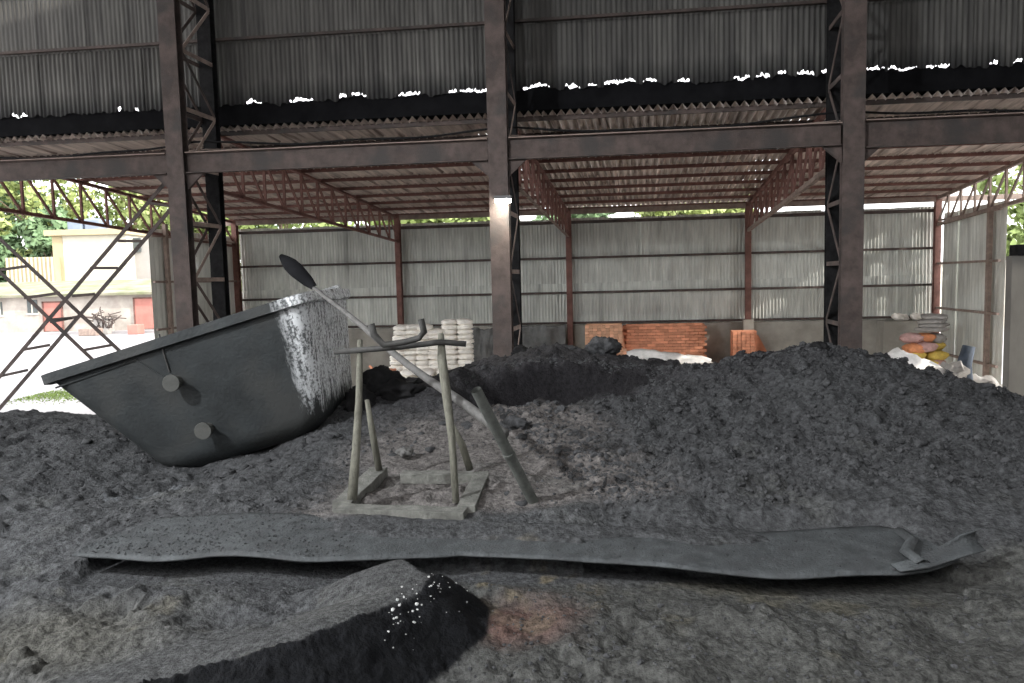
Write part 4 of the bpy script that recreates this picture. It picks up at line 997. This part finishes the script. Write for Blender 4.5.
g = MB(); q = P(957, 370, 15.2); 
for k in range(5): g.box(q+Vector((rnd.uniform(-.3, .1), rnd.uniform(-.2, .2), rnd.uniform(-.15, .15))), (0.3, 0.25, 0.12), Euler((rnd.uniform(-.5, .5), rnd.uniform(-.5, .5), rnd.uniform(0, 3))).to_matrix())
tag(g.build('scrap_pile', M['greysack'], bevel=0.02), 'dull grey scrap heaped left of the blue roll', 'scrap')
# grey partition at the right edge
a = P(1007, 320, 13.6); b = a+UH*2.6
t = thing('grey_partition', Vector((a.x, a.y, 0)), 'tall grey slab partition at the right edge of the picture', 'partition')
ztop = P(1007, 256, 13.6).z
g = MB(); g.bar(Vector((a.x, a.y, ztop/2)), Vector((b.x, b.y, ztop/2)), 0.2, ztop); g.build('slab', M['panel'], t, bevel=0.01)
g = MB(); g.bar(Vector((a.x+0.08, a.y, ztop+0.1)), Vector((b.x, b.y, ztop+0.1)), 0.28, 0.2); g.build('coping', M['black'], t)

# ================================================================== YARD: LOW BUILDING, PALE HOUSE, TREES
yF = 58.0
def bx(mb, x0, x1, y0, y1, z0, z1): mb.box(((x0+x1)/2, (y0+y1)/2, (z0+z1)/2), (x1-x0, y1-y0, z1-z0))
t = thing('low_building', (-38, yF, 0), 'long low whitewashed building with red doors across the yard', 'building')
x0, x1 = -62.0, P(200, 300, yF).x; zt = P(80, 296, yF).z
g = MB(); bx(g, x0, x1, yF, yF+9, -0.01, zt); g.build('wall', M['bwall'], t)
g = MB(); vs = [(x0-.3, yF-.6, zt+.0), (x1+.3, yF-.6, zt+.0), (x1+.3, yF+9.5, zt+1.15), (x0-.3, yF+9.5, zt+1.15)]
vs += [(a_, b_, c_+0.18) for a_, b_, c_ in vs]; g.add(vs, [(3, 2, 1, 0), (4, 5, 6, 7), (0, 1, 5, 4), (1, 2, 6, 5), (2, 3, 7, 6), (3, 0, 4, 7)]); g.build('roof', M['mossroof'], t)
for (pa, pb, pt) in ((137, 156, 299), (46, 63, 303)):
    a = P(pa, 330, yF); b = P(pb, 330, yF); zt2 = P(pa, pt, yF).z
    g = MB(); bx(g, a.x, b.x, yF-0.08, yF+0.1, 0.25, zt2); d_ = g.build('door', M['door'], t)
    g = MB(); bx(g, a.x-.12, a.x, yF-0.12, yF+.1, 0.2, zt2+.1); bx(g, b.x, b.x+.12, yF-0.12, yF+.1, 0.2, zt2+.1); bx(g, a.x-.12, b.x+.12, yF-0.12, yF+.1, zt2, zt2+.12); g.build('door_frame', M['rustred'], d_, local=False)
for (pa, pb, pt, pbm) in ((-2, 3, 302, 315), (27, 38, 300, 313), (-40, -28, 300, 313)):
    a = P(pa, pt, yF); b = P(pb, pbm, yF)
    g = MB(); bx(g, a.x, b.x, yF-0.05, yF+0.1, b.z, a.z); w_ = g.build('window', M['glass'], t)
    g = MB(); m_ = (a.x+b.x)/2; bx(g, m_-.04, m_+.04, yF-0.1, yF, b.z, a.z); bx(g, a.x-.08, b.x+.08, yF-.12, yF, b.z-.12, b.z); g.build('window_frame', M['bwhite'], w_)
g = MB(); bx(g, x0, x1, yF-1.5, yF, -0.01, 0.18); tag(g.build('plinth', M['yard']), 'raised concrete kerb along the low building', 'kerb')
# clutter by the wall
def yardbox(px0, px1, pyt, pyb, Yd, m, label, cat, name):
    a = P(px0, pyt, Yd); b = P(px1, pyb, Yd); g = MB(); bx(g, a.x, b.x, Yd, Yd+1.0, 0.0 if 'block' not in name else -0.01, a.z); return tag(g.build(name, m, bevel=0.04), label, cat)
yardbox(127, 138, 325, 333, 55, M['door'], 'faded red box standing in the yard near the right door', 'box', 'yard_box')
yardbox(93, 108, 319, 331, 56, M['bgrey'], 'grey block in the yard beside the tangle of branches', 'block', 'yard_block')
yardbox(78, 96, 329, 333, 54.5, M['rustpale'], 'flat pale timber lying in the yard', 'timber', 'yard_timber')
g = MB(); 
for k in range(26):
    a = P(94+rnd.uniform(0, 18), 328, 56); g.tube([a, a+Vector((rnd.uniform(-.6, .6), rnd.uniform(-.3, .3), rnd.uniform(.4, 1.1))), a+Vector((rnd.uniform(-1.4, 1.4), rnd.uniform(-.3, .3), rnd.uniform(.5, 1.6)))], 0.04, 4)
tag(g.build('branch_tangle', M['rust']), 'tangle of dry branches against the low building', 'branches')
p = P(30, 397, 21.3)
g = MB(); nG = 5000
for k in range(nG):
    a = Vector((rnd.uniform(-15.5, -10), 23.6+rnd.gauss(0, 0.6)+0.35*math.sin(k*1.7), -0.012)); h_ = rnd.uniform(.02, .05); w_ = 0.05
    g.add([a, a+Vector((w_, 0, 0)), a+Vector((w_/2+rnd.uniform(-.05, .05), rnd.uniform(-.05, .05), h_))], [(0, 1, 2)])
tag(g.build('grass_patch', M['grass']), 'sparse green grass growing in the near yard paving', 'grass', kind='stuff')
# pale house behind
yH = 74.0
t = thing('pale_house', (P(92, 280, yH).x, yH, 4), 'pale cream flat-roofed house with a yellow roof edge behind the low building', 'building')
a = P(52, 236, yH); b = P(129, 285, yH)
g = MB(); bx(g, a.x, b.x, yH, yH+7, 0, a.z); g.build('wall', M['bwhite'], t)
g = MB(); bx(g, a.x-.5, b.x+.3, yH-.5, yH+7.5, a.z, a.z+0.55); g.build('roof_edge', M['bcream'], t)
c = P(150, 240, yH+1); g = MB(); bx(g, b.x, c.x, yH+1.5, yH+6, 0, P(140, 238, yH).z); g.build('side_wing', M['bgrey'], t)
q = P(131, 238, yH+1.4); q2 = P(141, 252, yH+1.4); g = MB(); bx(g, q.x, q2.x, yH+1.3, yH+1.6, q2.z, q.z); g.build('window', M['glass'], t)
g = MB(); bx(g, a.x+.0, a.x+1.0, yH-.06, yH+.1, a.z-5, a.z); g.build('corner_pilaster', M['bcream'], t)
a2 = P(5, 258, yH-1); b2 = P(56, 285, yH-1)
t2 = thing('annex', (a2.x, yH-1, 3), 'low cream annex with ribbed front left of the pale house', 'building')
g = MB(); bx(g, a2.x, b2.x, yH-1, yH+5, 0, a2.z); g.build('wall', M['bcream'], t2)
for k in range(12):
    xx = a2.x+(b2.x-a2.x)*(k+.5)/12; g = MB(); bx(g, xx-.06, xx+.06, yH-1.1, yH-1, 2, a2.z); g.build('rib', M['bwhite'], t2)
a = P(66, 219, yH+2); b = P(100, 229, yH+2)
for nm, f0, f1, lab in (('water_tank', 0, .46, 'blue-grey tank on the pale house roof, left of two'), ('water_tank', .52, 1, 'blue-grey tank on the pale house roof, right of two')):
    g = MB(); bx(g, a.x+(b.x-a.x)*f0, a.x+(b.x-a.x)*f1, yH+2, yH+4.5, P(80, 234, yH).z, a.z); tag(g.build(nm, M['tank'], bevel=0.2), lab, 'tank', 'tanks on the house roof')
# trees
def tree(x_, y_, h, rad, mk, label, seed, nleaf=4500, ls=0.42, zc=0.55):
    r_ = np.random.default_rng(seed)
    t = thing('leafy_tree', (x_, y_, 0), label, 'tree', 'trees around the yard')
    g = MB(); g.tube([(x_, y_, 0), (x_+.2, y_, h*.3), (x_-.2, y_, h*.6), (x_, y_, h*.85)], [0.35, .28, .18, .06], 8)
    for k in range(7):
        a = r_.uniform(0, 6.28); hh = h*r_.uniform(.3, .6); g.tube([(x_, y_, hh), (x_+math.cos(a)*rad*.4, y_+math.sin(a)*rad*.4, hh+h*.15), (x_+math.cos(a)*rad*.8, y_+math.sin(a)*rad*.8, hh+h*.28)], [.13, .09, .03], 5)
    g.build('trunk', M['bark'], t)
    ncl = 34; cc = []
    while len(cc) < ncl:
        v = r_.uniform(-1, 1, 3)
        if 0.35 < np.linalg.norm(v) < 1: cc.append(v)
    cc = np.array(cc)*np.array([rad, rad, h*.42])+np.array([0, 0, h*zc]); crd = r_.uniform(.22, .42, ncl)*rad
    ci = r_.integers(0, ncl, nleaf); dirs = r_.normal(size=(nleaf, 3)); dirs /= np.linalg.norm(dirs, axis=1)[:, None]
    pos = cc[ci]+dirs*(crd[ci]*r_.uniform(.55, 1.05, nleaf))[:, None]*np.array([1, 1, .8])
    pos[:, 2] = np.maximum(pos[:, 2], 0.4)
    a1 = r_.normal(size=(nleaf, 3)); a1 /= np.linalg.norm(a1, axis=1)[:, None]; a2 = np.cross(a1, dirs); a2 /= np.linalg.norm(a2, axis=1)[:, None]+1e-6
    s_ = (ls*r_.uniform(.6, 1.3, nleaf))[:, None]
    VV = np.stack([pos-a1*s_, pos-a2*s_*.6, pos+a1*s_, pos+a2*s_*.6], 1).reshape(-1, 3); FF = np.arange(nleaf*4).reshape(-1, 4)
    o = link_mesh('foliage', np_mesh('foliage', VV, FF, M[mk], False), t); o['kind'] = 'stuff'
for args in ((-66, 96, 24, 8, 'leaf2', 'dark green tree at the far left behind the annex', 1), (-57, 90, 20, 6.5, 'leaf3', 'yellow-green tree above the annex, leftmost pale crown', 2), (-52, 104, 28, 8.5, 'leaf1', 'tall mid-green tree behind the annex', 3),
             (-60, 84, 11, 4.2, 'leaf2', 'low dark bush rising left of the annex', 4), (-45, 97, 24, 7.5, 'leaf3', 'tall yellow-green tree right behind the pale house', 5), (-38, 102, 23, 7.5, 'leaf2', 'dark tree showing over the right wing of the pale house', 6),
             (-34.5, 88, 17, 5.0, 'leaf1', 'tree beside the left return wall of the shed', 7), (-51, 83.5, 13, 3.4, 'leaf2', 'small dark tree between the annex and the pale house', 8),
             (-75, 88, 20, 7.5, 'leaf1', 'mid-green tree beyond the left edge of the yard', 9), (-28, 92, 20, 7, 'leaf1', 'tree half hidden behind the left return wall', 10),
             (46, 60, 15, 6.5, 'leaf1', 'tree seen over the grey partition on the right', 11), (55, 68, 17, 7, 'leaf3', 'yellow-green tree at the far right edge', 12),
             (15, 60, 11, 6, 'leaf3', 'tree behind the right half of the back wall', 14), (-6, 58, 11.5, 6, 'leaf1', 'tree behind the left half of the back wall', 15), (4, 64, 12, 6, 'leaf2', 'dark tree behind the middle of the back wall', 16)):
    tree(*args)
a = P(1008, 226, 40); b = P(1100, 240, 40)
t = thing('yard_wall', (a.x, 40, 0), 'pale boundary wall seen past the right side wall', 'wall')
g = MB(); bx(g, a.x-4, b.x+12, 40, 40.4, -0.01, 3.6); g.build('wall', M['bwhite'], t)
g = MB(); bx(g, a.x-4.1, b.x+12, 39.9, 40.5, 3.6, 3.75); g.build('coping', M['bgrey'], t)
